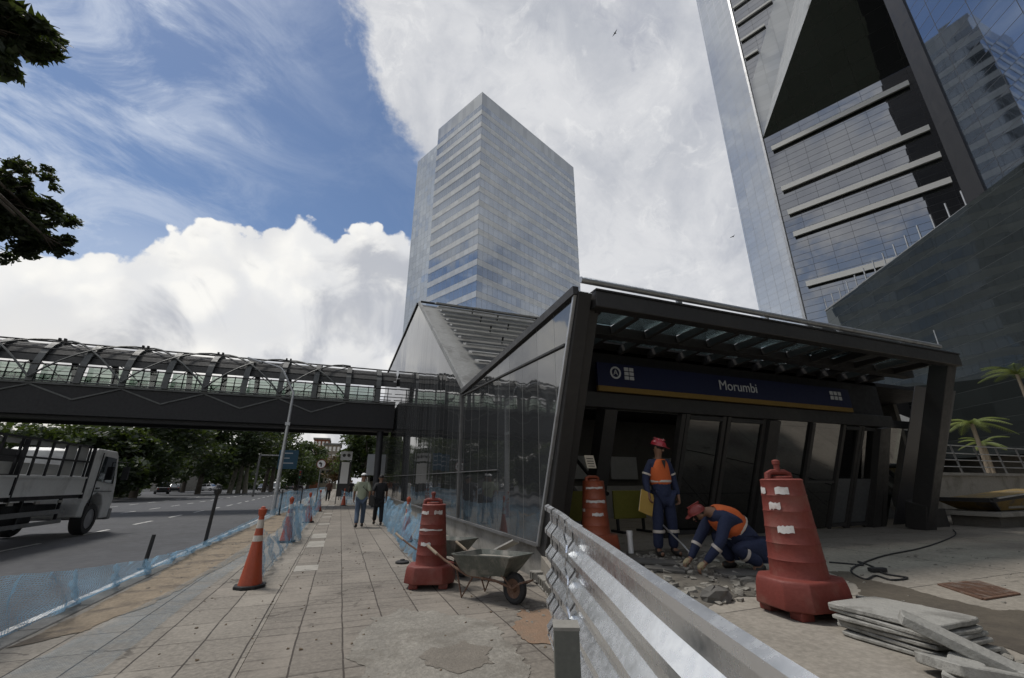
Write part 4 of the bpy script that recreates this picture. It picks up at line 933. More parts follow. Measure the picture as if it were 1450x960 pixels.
b=MB(); b.bb((p.x-.42,36,0),(p.x-.36,36.1,p.z+1.5)); b.bb((p.x+.36,36,0),(p.x+.42,36.1,p.z+1.5)); b.build('leg',M['steel_d'],t)
b=MB(); b.bb((p.x-.36,36.02,.5),(p.x+.36,36.08,p.z+.75)); b.build('panel_frame',M['steel_d'],t)
b=MB(); b.bb((p.x-.28,36.0,p.z-.85),(p.x+.28,36.018,p.z+.70)); b.build('white_panel',M['white'],t)
b=MB(); b.bb((p.x-.42,35.98,p.z+.85),(p.x+.42,36.05,p.z+1.5)); b.build('top_board',M['galv'],t)
b=MB(); disc((p.x-.17,35.975,p.z+1.2),.12).build('top_symbol',M['steel_d'],t); disc((p.x+.17,35.975,p.z+1.2),.12).build('top_symbol',M['steel_d'],t)
p=ony(425,672,75); t=thing('traffic_light','dark traffic light on a pole far down the road','traffic light',(p.x,75,-.1))
b=MB(); b.tube([(p.x,75,-.1),(p.x,75,p.z-.5)],.08,8); b.build('pole',M['steel_d'],t)
b=MB(); b.bb((p.x-.25,74.9,p.z-.6),(p.x+.25,75.2,p.z+.6)); b.build('housing',M['black'],t,bevel=.05)
for k in range(3): disc((p.x,74.88,p.z+.38-.38*k),.12).build('lens',[mat('lens_red',(.3,.03,.02)),mat('lens_amber',(.3,.15,.02)),mat('lens_green',(.02,.2,.08))][k],t)
p=ony(527,658,46.0); t=thing('white_notice_board','white notice board on the low grey building behind the walking pair','notice board',(p.x,46,0))
b=MB(); b.bb((p.x-.5,45.9,p.z-1.0),(p.x+.5,46,p.z+1.0)); b.build('board',M['signw'],t); b=MB(); b.tube([(p.x-.4,46.05,0),(p.x-.4,46.05,p.z+1)],.05,6); b.tube([(p.x+.4,46.05,0),(p.x+.4,46.05,p.z+1)],.05,6); b.build('leg',M['steel_d'],t)

# ---- vehicles
M['carglass']=glassmat('car_glass',pane=(50,50),frame=(0,0),refl=.12,body=(.012,.013,.015),tilt=0,wav=0)
M['tyre']=M['black']; M['hub']=mat('wheel_hub',(.30,.30,.31),.45,.6,var=.15,scale=9)
def wheel(t,x,y,z,r,w,axis='X'):
    b=MB(); b.lathe([(r*.62,-w/2),(r*.93,-w/2),(r,-w*.32),(r,w*.32),(r*.93,w/2),(r*.62,w/2)],(0,0,0),24,caps=False)
    Mx=Matrix.Translation((x,y,z))@Matrix.Rotation(PI/2,4,'Y'); b.xf(Mx); tt=b.build('tyre',M['tyre'],t,local=True,smooth=True,angle=50)
    b=MB(); b.lathe([(r*.62,-w*.44),(r*.62,w*.44),(r*.45,w*.38),(r*.2,w*.46),(0,w*.46)],(0,0,0),20,caps=False); b.lathe([(0,-w*.46),(r*.2,-w*.46),(r*.45,-w*.38),(r*.62,-w*.44)],(0,0,0),20,caps=False); b.xf(Mx)
    h=b.build('rim',M['hub'],tt,local=True,smooth=True)
def car(label,loc,rz,paint,suv=False,lights_on=False,group='cars on and beside the road'):
    t=thing('car',label,'car',loc,rz,group)
    h=1.0 if suv else .92; top=1.68 if suv else 1.45; L=2.15; w=.86
    # body sections along y (front = +y)
    secs=[(-L,.38,h-.12,.74),(-L+.12,.30,h,.82),(-1.3,.24,h+.02,w),(0,.22,h+.0,w),(1.2,.24,h-.06,w),(L-.25,.28,h-.16,.80),(L,.36,h-.34,.70)]
    rings=[]
    for y,z0,z1,hw in secs: rings.append([Vector(v) for v in((-hw*.92,y,z0),(hw*.92,y,z0),(hw,y,z0+.18),(hw,y,(z0+z1)/2+.06),(hw*.93,y,z1),(-hw*.93,y,z1),(-hw,y,(z0+z1)/2+.06),(-hw,y,z0+.18))])
    b=MB(); b.loft(rings); b.build('body',paint,t,local=True,smooth=True,angle=50)
    cs=[(-1.85 if suv else -1.7,h,.76),(-1.55 if suv else -1.05,top-.03,.60),(-.2,top,.63),(.35,top-.04,.61),(1.15,h-.02,.76)]
    b=MB(); b.loft([[Vector((-hw*1.0 if z<h+.1 else -hw,y,z)),Vector((hw,y,z)),Vector((hw if z<h+.1 else hw,y,z-.02)),Vector((-hw,y,z-.02))] for y,z,hw in cs],caps=True) if False else None
    b=MB(); Bt=[(-1.85 if suv else -1.7,.78),(1.2,.78)]; y0,y1=Bt[0][0],Bt[1][0]; t0,t1=(-1.6,.45) if suv else (-.95,.35)
    b.loft([[Vector((-.79,y0,h-.04)),Vector((.79,y0,h-.04)),Vector((.79,y1,h-.06)),Vector((-.79,y1,h-.06))],[Vector((-.62,t0,top-.06)),Vector((.62,t0,top-.06)),Vector((.62,t1,top-.06)),Vector((-.62,t1,top-.06))]]); b.build('windows',M['carglass'],t,local=True,uv=True,bevel=.03)
    b=MB(); b.loft([[Vector((-.64,t0-.03,top-.08)),Vector((.64,t0-.03,top-.08)),Vector((.64,t1+.04,top-.08)),Vector((-.64,t1+.04,top-.08))],[Vector((-.55,t0+.1,top)),Vector((.55,t0+.1,top)),Vector((.55,t1-.1,top)),Vector((-.55,t1-.1,top))]]); b.build('roof',paint,t,local=True,bevel=.02)
    b=MB()
    for s in(-1,1):
        for ya,yb in((y0+.06,t0),(y1-.02,t1),(-.35,-.35)): b.beam((s*.795,ya,h-.03),(s*.632,yb if ya!=-.35 else -.35,top-.06),.06,.05)
    b.build('pillar',paint,t,local=True)
    for s in(-1,1):
        for y in(-1.32,1.30): wheel(t,s*.78,y,.32,.32,.2)
        b=MB(); b.box((s*.60,L-.03,.60),(.28,.10,.14)); b.build('headlight',M['signw'],t,local=True,bevel=.03)
        b=MB(); b.box((s*.62,-L+.04,.78),(.22,.10,.18)); b.build('tail_light',mat('tail_red',(.35,.02,.015),.3) if 'tl' not in M else M['tl'],t,local=True,bevel=.03)
    b=MB(); b.box((0,L+.0,.42),(.9,.06,.16)); b.box((0,-L,.45),(.6,.05,.14)); b.build('bumper_trim',M['black'],t,local=True)
    return t
M['tl']=mat('tail_light_red',(.35,.02,.015),.3,bump=0)
cp={k:mat('car_paint_'+k,c,.3,.3,var=.05,scale=.5,bump=0,coat=.6) for k,c in {'dark':(.03,.032,.036),'silver':(.38,.39,.40),'white':(.7,.7,.7),'grey':(.12,.125,.13),'red':(.2,.02,.02)}.items()}
for px,py,rz,k,suv,l in ((228,697,.35,'dark',True,'dark grey off-road car parked beside the verge behind the truck'),
    (247,694,.2,'dark',False,'small black car just right of the parked dark off-road car'),
    (292,692.5,1.2,'white',False,'white car seen side-on under the trees across the road'),
    (372,693.5,3.1,'dark',False,'black car coming on left of the silver car'),
    (389,695,3.25,'silver',True,'silver car driving towards the camera left of the street lamp'),
    (411,692.5,0,'grey',False,'grey car just right of the street lamp pole'),
    (424,691,0,'dark',True,'dark van-like car ahead between the far traffic'),
    (437,690.5,0,'dark',False,'dark car farthest along the road on the right lane'),
    (268,692,.3,'white',True,'white van-like car between the parked cars and trees'),
    (402,691,0,'white',True,'white car directly behind the street lamp pole')):
    car(l,onz(px,py+(2.5 if px<300 else 1.2),-.15),rz,cp[k],suv)
def truck():
    t=thing('flatbed_truck','white flatbed truck with caged panel rack driving on the left lane','truck',(-8.55,17.0,-.15),0)
    wp=mat('truck_white',(.76,.76,.74),.45,var=.1,scale=1.5,bump=.03,dirt=(.25,.24,.22),dirt_amt=.5); dk=M['bridge_d']; X=-8.55; 
    def bb(n,a,c,m,par=t,bev=0): b=MB(); b.bb(a,c); return b.build(n,m,par,bevel=bev)
    xr=X+1.12; xl=X-1.12   # right flank faces the pavement
    # chassis
    bb('chassis',(X-.5,10.5,.55),(X+.5,21.6,.85),dk)
    # cab, profile in YZ extruded across
    c=MB(); prof=[(19.75,.45),(20.1,.42),(20.1,.72),(20.28,1.02),(20.65,1.16),(21.0,1.05),(21.22,.75),(21.25,.32),(21.8,.32),(21.88,.9),(21.75,1.5),(21.42,2.35),(21.25,2.50),(19.95,2.52),(19.75,2.42)]
    c.ex([(xr-.06,y,z) for y,z in prof],(-2.12,0,0)); cabo=c.build('cab',wp,t,bevel=.03)
    c=MB(); pr_=[(20.35,1.52),(21.5,1.42),(21.26,2.26),(20.45,2.30)]; c.ex([(xr-.055,y,z) for y,z in pr_],(.02,0,0)); c.build('side_window',M['carglass'],t,uv=True)
    c=MB(); c.ex([(xr-.25,21.78,1.52),(xr-1.95,21.78,1.52),(xr-1.95,21.47,2.32),(xr-.25,21.47,2.32)],(0,.03,.01)); c.build('windscreen',M['carglass'],t,uv=True)
    c=MB(); c.beam((xr-.05,20.28,.75),(xr-.05,20.30,2.40),.02,.025,up=(1,0,0)); c.beam((xr-.05,21.55,1.18),(xr-.05,20.3,1.20),.02,.02,up=(1,0,0)); c.build('door_seam',M['black'],t)
    bb('door_handle',(xr-.06,20.42,1.27),(xr-.02,20.6,1.31),M['black'])
    c=MB(); c.tube([(xr-.05,21.45,2.15),(xr+.18,21.6,2.15),(xr+.18,21.6,1.6)],.02,6); c.bb((xr+.10,21.56,1.55),(xr+.28,21.66,2.0)); c.build('mirror',M['black'],t)
    bb('front_bumper',(xl+.1,21.75,.25),(xr-.04,22.0,.62),M['steel_g'],bev=.04)
    bb('headlight',(xr-.42,21.83,.68),(xr-.1,21.93,.88),M['signw']); bb('headlight',(xl+.2,21.83,.68),(xl+.5,21.93,.88),M['signw'])
    # bed with drop sides
    bb('bed_floor',(xl,10.6,1.02),(xr,19.55,1.12),dk)
    for a_,c_ in((10.6,12.9),(13.0,16.2),(16.28,19.45)):
        s=bb('side_board',(xr-.02,a_,1.12),(xr+.03,c_,1.62),wp,bev=.012); bb('side_board',(xl-.03,a_,1.12),(xl+.02,c_,1.62),wp)
        bb('board_rail',(xr+.03,a_,1.58),(xr+.055,c_,1.63),wp,s); bb('board_rail',(xr+.03,a_,1.12),(xr+.055,c_,1.17),wp,s)
    for yy in(12.95,16.24,19.5): bb('stake_post',(xr-.03,yy-.035,1.0),(xr+.05,yy+.035,2.5),dk)
    # caged rack of pale panels
    tp=mat('board_grey',(.42,.42,.40),.6,var=.15,scale=2)
    ys=[12.3+.65*k for k in range(12)]
    for i,y0 in enumerate(ys[:-1]):
        for j,(z0,z1) in enumerate(((1.66,2.06),(2.1,2.50))):
            if j==1 and i in(4,5,6,7,8): 
                bb('rack_panel',(xr-.12,y0+.05,2.38),(xr-.09,y0+.6,2.50),tp); continue
            bb('rack_panel',(xr-.12,y0+.05,z0),(xr-.09,y0+.6,z1 if not(i in(4,5,6,7,8)) else z1-.12),tp)
    c=MB()
    for y0 in ys: c.bb((xr-.09,y0-.03,1.6),(xr-.05,y0+.03,2.56))
    for z in(2.08,2.54): c.bb((xr-.09,12.2,z-.025),(xr-.045,19.5,z+.025))
    c.build('rack_frame',dk,t)
    bb('rack_panel',(X-.6,12.5,1.2),(X-.5,19.3,2.4),M['black'])
    # underrun guards, tank, lamps
    bb('side_guard',(xr-.06,12.6,.62),(xr-.02,18.9,.74),M['steel_g']); bb('side_guard',(xr-.06,12.6,.36),(xr-.02,18.9,.46),M['steel_g'])
    for yy in(13,15,17,18.7): bb('guard_bracket',(xr-.12,yy-.03,.36),(xr-.06,yy+.03,1.02),dk)
    bb('fuel_tank',(X+.5,16.4,.4),(xr-.15,17.8,.95),M['black'],bev=.08); bb('tool_box',(X+.5,13.6,.42),(xr-.15,15.2,.95),M['black'],bev=.05)
    for k in range(6): bb('marker_lamp',(xr-.04,13.2+k*1.05,.92),(xr-.0,13.38+k*1.05,.99),mat('marker_pale',(.4,.38,.34),.4) if k==0 else bpy.data.materials['marker_pale'])
    for (xx,yy) in((.88,20.66),(-.88,20.66),(.85,12.2),(-.85,12.2)): wheel(t,xx,yy-17.0,.5,.48,.32)
    for o in [o for o in COL.objects if o.parent==t]: pass
    t.location.z=-.15
    return t
tk=truck()
tk.location.y-=1.75
# (truck parts were built with the road at z=0)
# ---- wheelbarrows
M['wb']=mat('wheelbarrow_tray',(.115,.125,.11),.55,.4,var=.3,scale=5,bump=.25,dirt=(.30,.28,.25),dirt_amt=.75)
M['wbin']=mat('dried_mortar',(.33,.31,.27),.9,var=.25,scale=8,bump=.9)
M['wood']=mat('worn_wood',(.33,.27,.20),.8,var=.3,scale=10,bump=.4)
def wheelbarrow(label,loc,rz):
    """origin under the wheel, handles towards +y"""
    t=thing('wheelbarrow',label,'wheelbarrow',loc,rz,'wheelbarrows by the station wall'); t.scale=(.93,.93,.93)
    w=MB(); w.lathe([(.12,-.035),(.16,-.045),(.19,-.03),(.195,0),(.19,.03),(.16,.045),(.12,.035)],(0,0,0),24,caps=False); Mx=Matrix.Translation((0,0,.195))@Matrix.Rotation(PI/2,4,'Y'); w.xf(Mx); ty=w.build('tyre',M['tyre'],t,local=True,smooth=True)
    w=MB(); w.lathe([(.125,-.03),(.125,.03),(.05,.015),(.03,.05),(0,.05)],(0,0,0),18,caps=False); w.lathe([(0,-.05),(.03,-.05),(.05,-.015),(.125,-.03)],(0,0,0),18,caps=False); w.xf(Mx); w.build('rim',M['rust'],ty,local=True,smooth=True)
    # tray: lofted bowl with rim
    def ring(y0,y1,hw0,hw1,z0,z1): return [Vector((-hw0,y0,z0)),Vector((hw0,y0,z0)),Vector((hw0*1.02,y0+.12,z0)),Vector((hw1,y1-.1,z1)),Vector((hw1*.92,y1,z1)),Vector((-hw1*.92,y1,z1)),Vector((-hw1,y1-.1,z1)),Vector((-hw0*1.02,y0+.12,z0))]
    rings=[ring(.10,.78,.13,.21,.33,.27),ring(.00,.86,.19,.27,.45,.38),ring(-.12,.96,.25,.33,.60,.55),ring(-.135,.975,.262,.342,.60,.555),ring(-.135,.975,.262,.342,.615,.57),ring(-.11,.95,.24,.32,.615,.57),ring(.02,.85,.18,.26,.47,.40),ring(.12,.77,.12,.2,.35,.29)]
    b=MB(); b.loft(rings,caps=True); b.build('tray',M['wb'],t,local=True,smooth=True,angle=35)
    b=MB(); g=ring(-.05,.90,.215,.295,.545,.50); b.add(g+[Vector((0,.4,.57))],[(i,(i+1)%8,8) for i in range(8)]); b.build('mortar_load',M['wbin'],t,local=True,smooth=True)
    for s in(-1,1):
        b=MB(); b.tube([(s*.06,-.02,.20),(s*.12,.25,.27),(s*.22,.75,.30),(s*.29,1.15,.46),(s*.30,1.5,.60)],.017,8); b.build('frame_tube',M['rust'],t,local=True,smooth=True)
        b=MB(); b.tube([(s*.297,1.32,.525),(s*.302,1.56,.625)],.023,8); b.build('handle_grip',M['wood'],t,local=True,smooth=True)
        b=MB(); b.tube([(s*.20,.62,.29),(s*.24,.80,.01),(s*.22,.95,.36)],.013,6); b.build('leg',M['rust'],t,local=True)
        b=MB(); b.tube([(s*.06,-.02,.20),(s*.05,.0,.197),(s*.055,.0,.195)],.02,6); b.tube([(s*.06,0,.2),(s*.14,.12,.36)],.012,6); b.build('wheel_bracket',M['rust'],t,local=True)
    b=MB(); b.tube([(-.06,-.02,.20),(-.14,-.21,.30),(0,-.27,.32),(.14,-.21,.30),(.06,-.02,.20)],.013,6); b.build('front_hoop',M['rust'],t,local=True,smooth=True)
    return t
wheelbarrow('grey wheelbarrow with mortar in its tray, in front, rusty wheel towards the camera',(2.23,5.72,0),R(28))
wheelbarrow('farther dark wheelbarrow half hidden behind the red barrel',(2.02,7.55,0),R(30))
# pale plank between the barrows
t=thing('plank','short pale board leaning between the wheelbarrows and the plinth','board',(2.5,7.0,0)); b=MB(); b.box((2.42,7.05,.42),(.16,.85,.025),(-.45,.3,.5)); b.build('board',mat('pale_board',(.4,.39,.36),.8,var=.2,scale=6),t); b=MB(); b.box((2.40,7.04,.437),(.02,.6,.006),(-.45,.3,.5)); b.build('mark',M['black'],t)
# ---- hollow concrete blocks along the plaza edge
def hblock(label,loc,rot):
    b=MB(); L,Wd,Hh=.39,.14,.19
    o=[(-L/2,-Wd/2),(L/2,-Wd/2),(L/2,Wd/2),(-L/2,Wd/2)]
    for (x0,x1) in((-L/2,-L/2+.03),(-.085,-.055),(.055,.085),(L/2-.03,L/2)): b.bb((x0,-Wd/2+.026,0),(x1,Wd/2-.026,Hh))
    b.bb((-L/2,-Wd/2,0),(L/2,-Wd/2+.025,Hh)); b.bb((-L/2,Wd/2-.025,0),(L/2,Wd/2,Hh))
    ob=b.build('concrete_block',M['conc'],None,local=True,bevel=.004,seg=1); ob.location=loc; ob.rotation_euler=rot
    return tag(ob,label,'concrete block',group='hollow blocks lying beside the plaza edge')
hl=['hollow concrete block nearest the camera, on its side with holes facing the pavement','second hollow block from the camera in the row beside the plaza','third hollow block of the row beside the wheelbarrow wheel','fourth hollow block of the row, behind the wheelbarrow wheel','hollow block lying on top of the row beside the metal sheet','farthest hollow block against the station plinth']
pos=[((2.50,5.05,.075),(PI/2,0,R(62))),((2.66,5.50,.075),(PI/2,0,R(70))),((2.78,5.93,.075),(PI/2,0,R(74))),((2.88,6.36,.075),(PI/2,0,R(78))),((2.82,5.35,.24),(PI/2,.05,R(20))),((2.96,6.82,.075),(PI/2,.1,R(82)))]
for l,(p,r) in zip(hl,pos): hblock(l,p,r)
bx,by=3.96,2.31
def rubble(name,label,cx,cy,z,n,r,smin,smax,m,spread=(1,1),rz=0):
    b=MB()
    for i in range(n):
        a=random.uniform(0,2*PI); d=r*math.sqrt(random.random()); s=random.uniform(smin,smax)
        x=d*math.cos(a)*spread[0]; y=d*math.sin(a)*spread[1]; X=cx+x*math.cos(rz)-y*math.sin(rz); Y=cy+x*math.sin(rz)+y*math.cos(rz)
        k=len(b.v); b.box((0,0,0),(s*random.uniform(.7,1.6),s,s*random.uniform(.25,.7)))
        for j in range(k,len(b.v)): b.v[j]=b.v[j]*random.uniform(.75,1.15)
        b.xf(Matrix.Translation((X,Y,z+s*.2))@Euler((random.uniform(-.4,.4),random.uniform(-.4,.4),random.uniform(0,6))).to_matrix().to_4x4(),k)
    return tag(b.build(name,m,None,local=True),label,'rubble',kind='stuff')
M['rub']=mat('mortar_rubble',(.30,.285,.25),.95,var=.4,scale=12,bump=.6,dirt=(.12,.11,.10))
rubble('rubble','pale mortar crumbs where the workers have lifted the paving',4.3,4.6,PZ,150,1.1,.02,.09,M['rub'],(1.2,.8),.6)
rubble('rubble','loose grit round the feet of the standing worker',4.9,6.0,PZ,110,.9,.015,.06,M['rub'],(1.3,.6))
rubble('rubble','small broken pieces under the slab stack',bx+.1,by-.5,PZ,45,.55,.02,.08,M['rub'],(1,.6))
rubble('rubble','crumbs of mortar beside the blocks and orange sand',2.5,5.1,.0,50,.45,.012,.04,M['rub'],(1,1))
rubble('rubble','fine white crumbs on the bare soil and kerb',-2.2,11,.0,90,3.0,.01,.03,M['rub'],(.15,1))
# lifted flat stone slabs
M['slab']=mat('cut_stone',(.34,.335,.31),.85,var=.25,scale=3,bump=.7,dirt=(.15,.145,.13),dirt_amt=.8)
def slab(label,c,sz,rot,m='slab',seed=0,group='loose stone slabs stacked on the plaza'):
    random.seed(seed); pts=[]; cn=[(-1,-1),(1,-1),(1,1),(-1,1)]
    for k in range(4):
        (x0,y0),(x1,y1)=cn[k],cn[(k+1)%4]
        for q in range(6):
            f=q/6; e=1-(random.uniform(0,.025) if q else random.uniform(0,.08)); pts.append(((x0+(x1-x0)*f)*sz[0]/2*e,(y0+(y1-y0)*f)*sz[1]/2*e))
    b=MB(); b.prism(pts,-sz[2]/2,sz[2]/2); o=b.build('stone_slab',M[m],None,local=True,bevel=.006,seg=1); o.location=c; o.rotation_euler=rot
    return tag(o,label,'stone slab',group)
names=['lowest slab of the stack','second slab up in the stack','third slab up in the stack','fourth slab up in the stack','fifth slab up in the stack','topmost rough slab of the stack beside the red barrel']
for k in range(6):
    slab(names[k]+('' if k==5 else ', its edge facing the metal fence'),(bx+random.uniform(-.03,.03)+.015*k,by+.012*k,PZ+.020+.034*k),(.56+.01*k,.70,.026 if k<5 else .034),(R(1.2*math.sin(k*2)),R(.8*math.sin(k*3)),R(random.uniform(-5,4))),seed=k+4)
slab('thick pale slab tilting off the right end of the stack',(onz(1318,893,.56)+onz(1412,938,.44))/2,(.60,.20,.06),(R(3),math.atan2(.12,(onz(1412,938,.44).xy-onz(1318,893,.56).xy).length),math.atan2(onz(1412,938,.44).y-onz(1318,893,.56).y,onz(1412,938,.44).x-onz(1318,893,.56).x)),seed=21)
slab('broken slab lying lowest at the right edge below the tilted one',(*onz(1400,952,.4).xy,PZ+.05),(.6,.35,.06),(R(-6),R(8),R(-25)),seed=22)
slab('small broken slab corner under the tilted thick slab',(*onz(1365,950,.42).xy,PZ+.06),(.28,.16,.05),(R(10),R(-12),R(15)),seed=23)
slab('cream slab fragment at the lower right corner',(*onz(1440,950,.4).xy,PZ+.05),(.3,.3,.05),(R(3),R(6),R(10)),seed=24)
slab('flat grey slab leaning from the stack over the trench',(bx+.62,by+.30,PZ+.09),(.62,.5,.03),(R(3),R(8),R(-20)),seed=25)
slab('thin dark slab lying where the paving is being relaid',(4.85,4.55,PZ+.03),(.62,.36,.035),(R(2),0,R(-20)),m='conc_d',seed=26)
slab('flat slab piece at the feet of the standing worker',(4.35,5.6,PZ+.03),(.6,.34,.035),(0,R(3),R(-25)),m='conc_d',seed=27)
slab('narrow slab piece next to the white pipe stub',(4.1,5.1,PZ+.03),(.5,.22,.035),(0,R(3),R(-35)),m='conc_d',seed=28)
t=thing('paving_lump','dark rounded broken lump of paving behind the metal fence','stone',(3.55,3.75,PZ)); b=MB(); b.lathe([(.0,0),(.12,.01),(.13,.05),(.10,.10),(.04,.13),(0,.13)],(3.6,3.75,PZ),9,1.3,.9,caps=False)
for v in b.v: v+=Vector((random.uniform(-.02,.02),random.uniform(-.02,.02),random.uniform(-.01,.01)))
b.build('lump',M['conc_d'],t)
t=thing('pipe_stub','short white plastic pipe stub standing in the broken ground','pipe',(4.62,6.55,PZ)); b=MB(); b.tube([(4.62,6.55,PZ),(4.62,6.55,PZ+.34)],.045,14); b.build('pipe',M['white'],t,smooth=True); b=MB(); b.lathe([(.052,.27),(.052,.34),(.046,.345)],(4.62,6.55,PZ),14); b.build('collar',M['white'],t,smooth=True)
# iron bar
t=thing('iron_bar','thin grey iron bar leaning over the ground between the two workers','bar',(4.75,5.5,PZ)); b=MB(); b.tube([onz(556,0,0)*0+Vector((4.95,6.25,.90)),Vector((4.75,5.45,.60)),Vector((4.72,5.3,.52))],.012,6); b.build('bar',M['galv'],t)
# extension cord
def wire(name,label,pts,r,cat='cable',par=None,m='black'):
    t=thing(name,label,cat,pts[0]); P=[Vector(p) for p in pts]; out=[]
    for i in range(len(P)-1):
        a=P[max(0,i-1)];b_=P[i];c_=P[i+1];d_=P[min(len(P)-1,i+2)]
        for k in range(6):
            s=k/6; out.append(.5*((2*b_)+(c_-a)*s+(2*a-5*b_+4*c_-d_)*s*s+(3*b_-a-3*c_+d_)*s**3))
    out.append(P[-1]); b=MB(); b.tube(out,r,6); b.build('cord',M[m],t,smooth=True); return t
z=PZ+.012
cr=wire('extension_cord','long black extension cord snaking across the plaza from behind the barrel',[(*onz(x,y,z).xy,z) for x,y in ((1174,796),(1200,798),(1222,800),(1215,795),(1235,802),(1252,812),(1285,818),(1262,821),(1240,815),(1225,820),(1205,808),(1222,797),(1255,786),(1300,777),(1335,766),(1353,757),(1350,750))],.011)
p=onz(1243,809,z); b=MB(); b.box((p.x,p.y,z+.02),(.22,.07,.05),(0,0,-.3)); b.build('socket_block',M['black'],cr,bevel=.01)
# drain grate
g0=[onz(x,y,PZ) for x,y in((1330,829),(1385,824),(1443,842),(1393,850))]
t=thing('drain_grate','rusty slotted drain grate set in the plaza concrete','grate',(g0[0].x,g0[0].y,PZ))
b=MB(); c_=sum((g for g in g0),Vector())/4
b.ex([(g.x,g.y,PZ+.003) for g in g0],(0,0,.002)); b.build('pit_shade_sheet',M['black'],t)  # flat black sheet, the dark of the hollow under the bars put in as colour
b=MB()
for k in range(15):
    s=(k+.5)/15; a=g0[0].lerp(g0[3],s) ; c2=g0[1].lerp(g0[2],s); b.beam(Vector((a.x,a.y,PZ+.012)),Vector((c2.x,c2.y,PZ+.012)),.022,.012)
b.build('bars',M['rust'],t)
b=MB()
for i in range(4):
    a,c2=g0[i],g0[(i+1)%4]; b.beam(Vector((a.x,a.y,PZ+.010)),Vector((c2.x,c2.y,PZ+.010)),.03,.014)
b.build('frame',M['rust'],t)
# ---- corrugated metal sheets and post
M['zinc']=mat('zinc_sheet',(.86,.88,.90),.24,.86,var=.06,scale=2.5,bump=.04,bscale=6,dirt=(.48,.48,.48),dirt_amt=.25)
def csheet(label,p0,p1,h,seed,off=0.,lean=0.,jag=False,group='corrugated metal fence sheets'):
    random.seed(seed); p0,p1=Vector(p0),Vector(p1); d=(p1-p0); L=d.length; d.normalize(); hd=Vector((d.x,d.y,0)).normalized(); nn=Vector((-hd.y,hd.x,0)); 
    if nn.x>0: nn=-nn     # towards the pavement
    prof=[]; pitch=.20; z=0.; 
    prof+=[(0,.018),(-.014,.052)]; z=-.014
    while z>-h:
        for dz,o in((.034,.052),(.024,0.0),(.078,0),(.064,.052)):
            z-=dz; prof.append((max(z,-h),o))
    n=26; vs=[]
    for i in range(n+1):
        s=i/n; base=p0.lerp(p1,s)
        for j,(zz,o) in enumerate(prof):
            wv=.006*math.sin(s*6+zz*2+seed)+.0015*math.sin(s*17+zz*3)
            jj=(random.uniform(-.012,.012) if jag and i==0 else 0)
            vs.append(base+nn*(o+off+wv+lean*(-zz))+Vector((0,0,zz+.003*math.sin(s*9+seed)))+hd*jj)
    m=len(prof); fs=[(i*m+j,(i+1)*m+j,(i+1)*m+j+1,i*m+j+1) for i in range(n) for j in range(m-1)]
    b=MB(); b.add(vs,fs); o=b.build('sheet',M['zinc'],None,local=True)
    md=o.modifiers.new('th','SOLIDIFY'); md.thickness=.002; md.offset=1
    t=thing('corrugated_sheet',label,'metal sheet',(p0.x,p0.y,0),0,group); o.parent=t; o.location=(-p0.x,-p0.y,0); return t,nn,hd,prof
f0=Vector((1.93,4.0,1.255)); f1=onz(1190,960,1.10); fd=(f1-f0)
fm=f0+fd*.34
t1,nn,hd,prof=csheet('far corrugated metal sheet with dark vertical straps, behind the near sheet',f0,f0+fd*.42,1.08,3,off=0.)
t2,_,_,_=csheet('near large bent corrugated metal sheet running out of the lower edge',fm+Vector((0,0,.0)),f1+fd*.22,1.08,5,off=.02,jag=True,lean=.03)
for k,s in enumerate((.035,.10,.215,.30)):
    base=f0+fd*s; b=MB(); vs=[]
    for zz,o in prof: 
        q=base+nn*(o+.004+.006*math.sin(s/.42*6+zz*2+3))+Vector((0,0,zz))+hd*(.02*math.sin(zz*6+k)); vs+=[q-hd*.016,q+hd*.016]
    b.add(vs,[(2*i,2*i+1,2*i+3,2*i+2) for i in range(len(prof)-1)]); b.build('strap',M['black'],t1)
# crumpled flap at the overlap
b=MB(); vs=[]
for i in range(15):
    z=-.02-.07*i; q=fm+nn*(.075+.01*math.sin(i*2.1))+Vector((0,0,z)); vs+=[q-hd*(.01+random.uniform(0,.02)),q+nn*.02+hd*.022]
b.add(vs,[(2*i,2*i+1,2*i+3,2*i+2) for i in range(14)]); b.build('bent_edge',M['zinc'],t2)
t=thing('steel_post','square grey steel post standing in front of the corrugated sheets','post',(.925,1.80,0))
b=MB(); b.box((.925,1.80,.45),(.10,.10,.895),(0,0,-.42)); b.build('post',mat('post_grey',(.13,.135,.12),.6,.2,var=.2,scale=6,bump=.1,dirt=(.2,.19,.17)),t,bevel=.004)
b=MB(); b.box((.925,1.80,.901),(.105,.105,.012),(0,0,-.42)); b.build('cap',M['conc'],t)
# ---- right side: retaining wall, railing, skip on ledge, palms
rw=thing('retaining_wall','pale concrete retaining wall with steel railing right of the entrance','wall',(22,9.6,PZ))
b=MB(); b.bb((15.6,9.6,.3),(60,9.9,1.72)); b.build('wall',M['conc'],rw)
b=MB(); b.bb((15.5,9.5,1.72),(60,10.0,1.82)); b.build('coping',M['kerb'],rw)
b=MB(); b.beam((16.3,8.8,.36),(15.9,9.55,1.6),.10,.12); b.build('raking_stone',M['kerb'],rw)
for k in range(12):
    x=17.5+k*1.6; b=MB(); b.beam((x,9.75,1.82),(x-.25,9.75,2.85),.05,.05); b.build('railing_post',M['steel_g'],rw)
b=MB()
for z in(2.05,2.3,2.55,2.85): b.tube([(17.3,9.75,z),(55,9.75,z)],.02,6)
b.build('rail',M['galv'],rw)
t=thing('low_bench_ledge','dark low concrete bench ledge under the yellow tray at the right edge','ledge',(17,7.2,PZ))
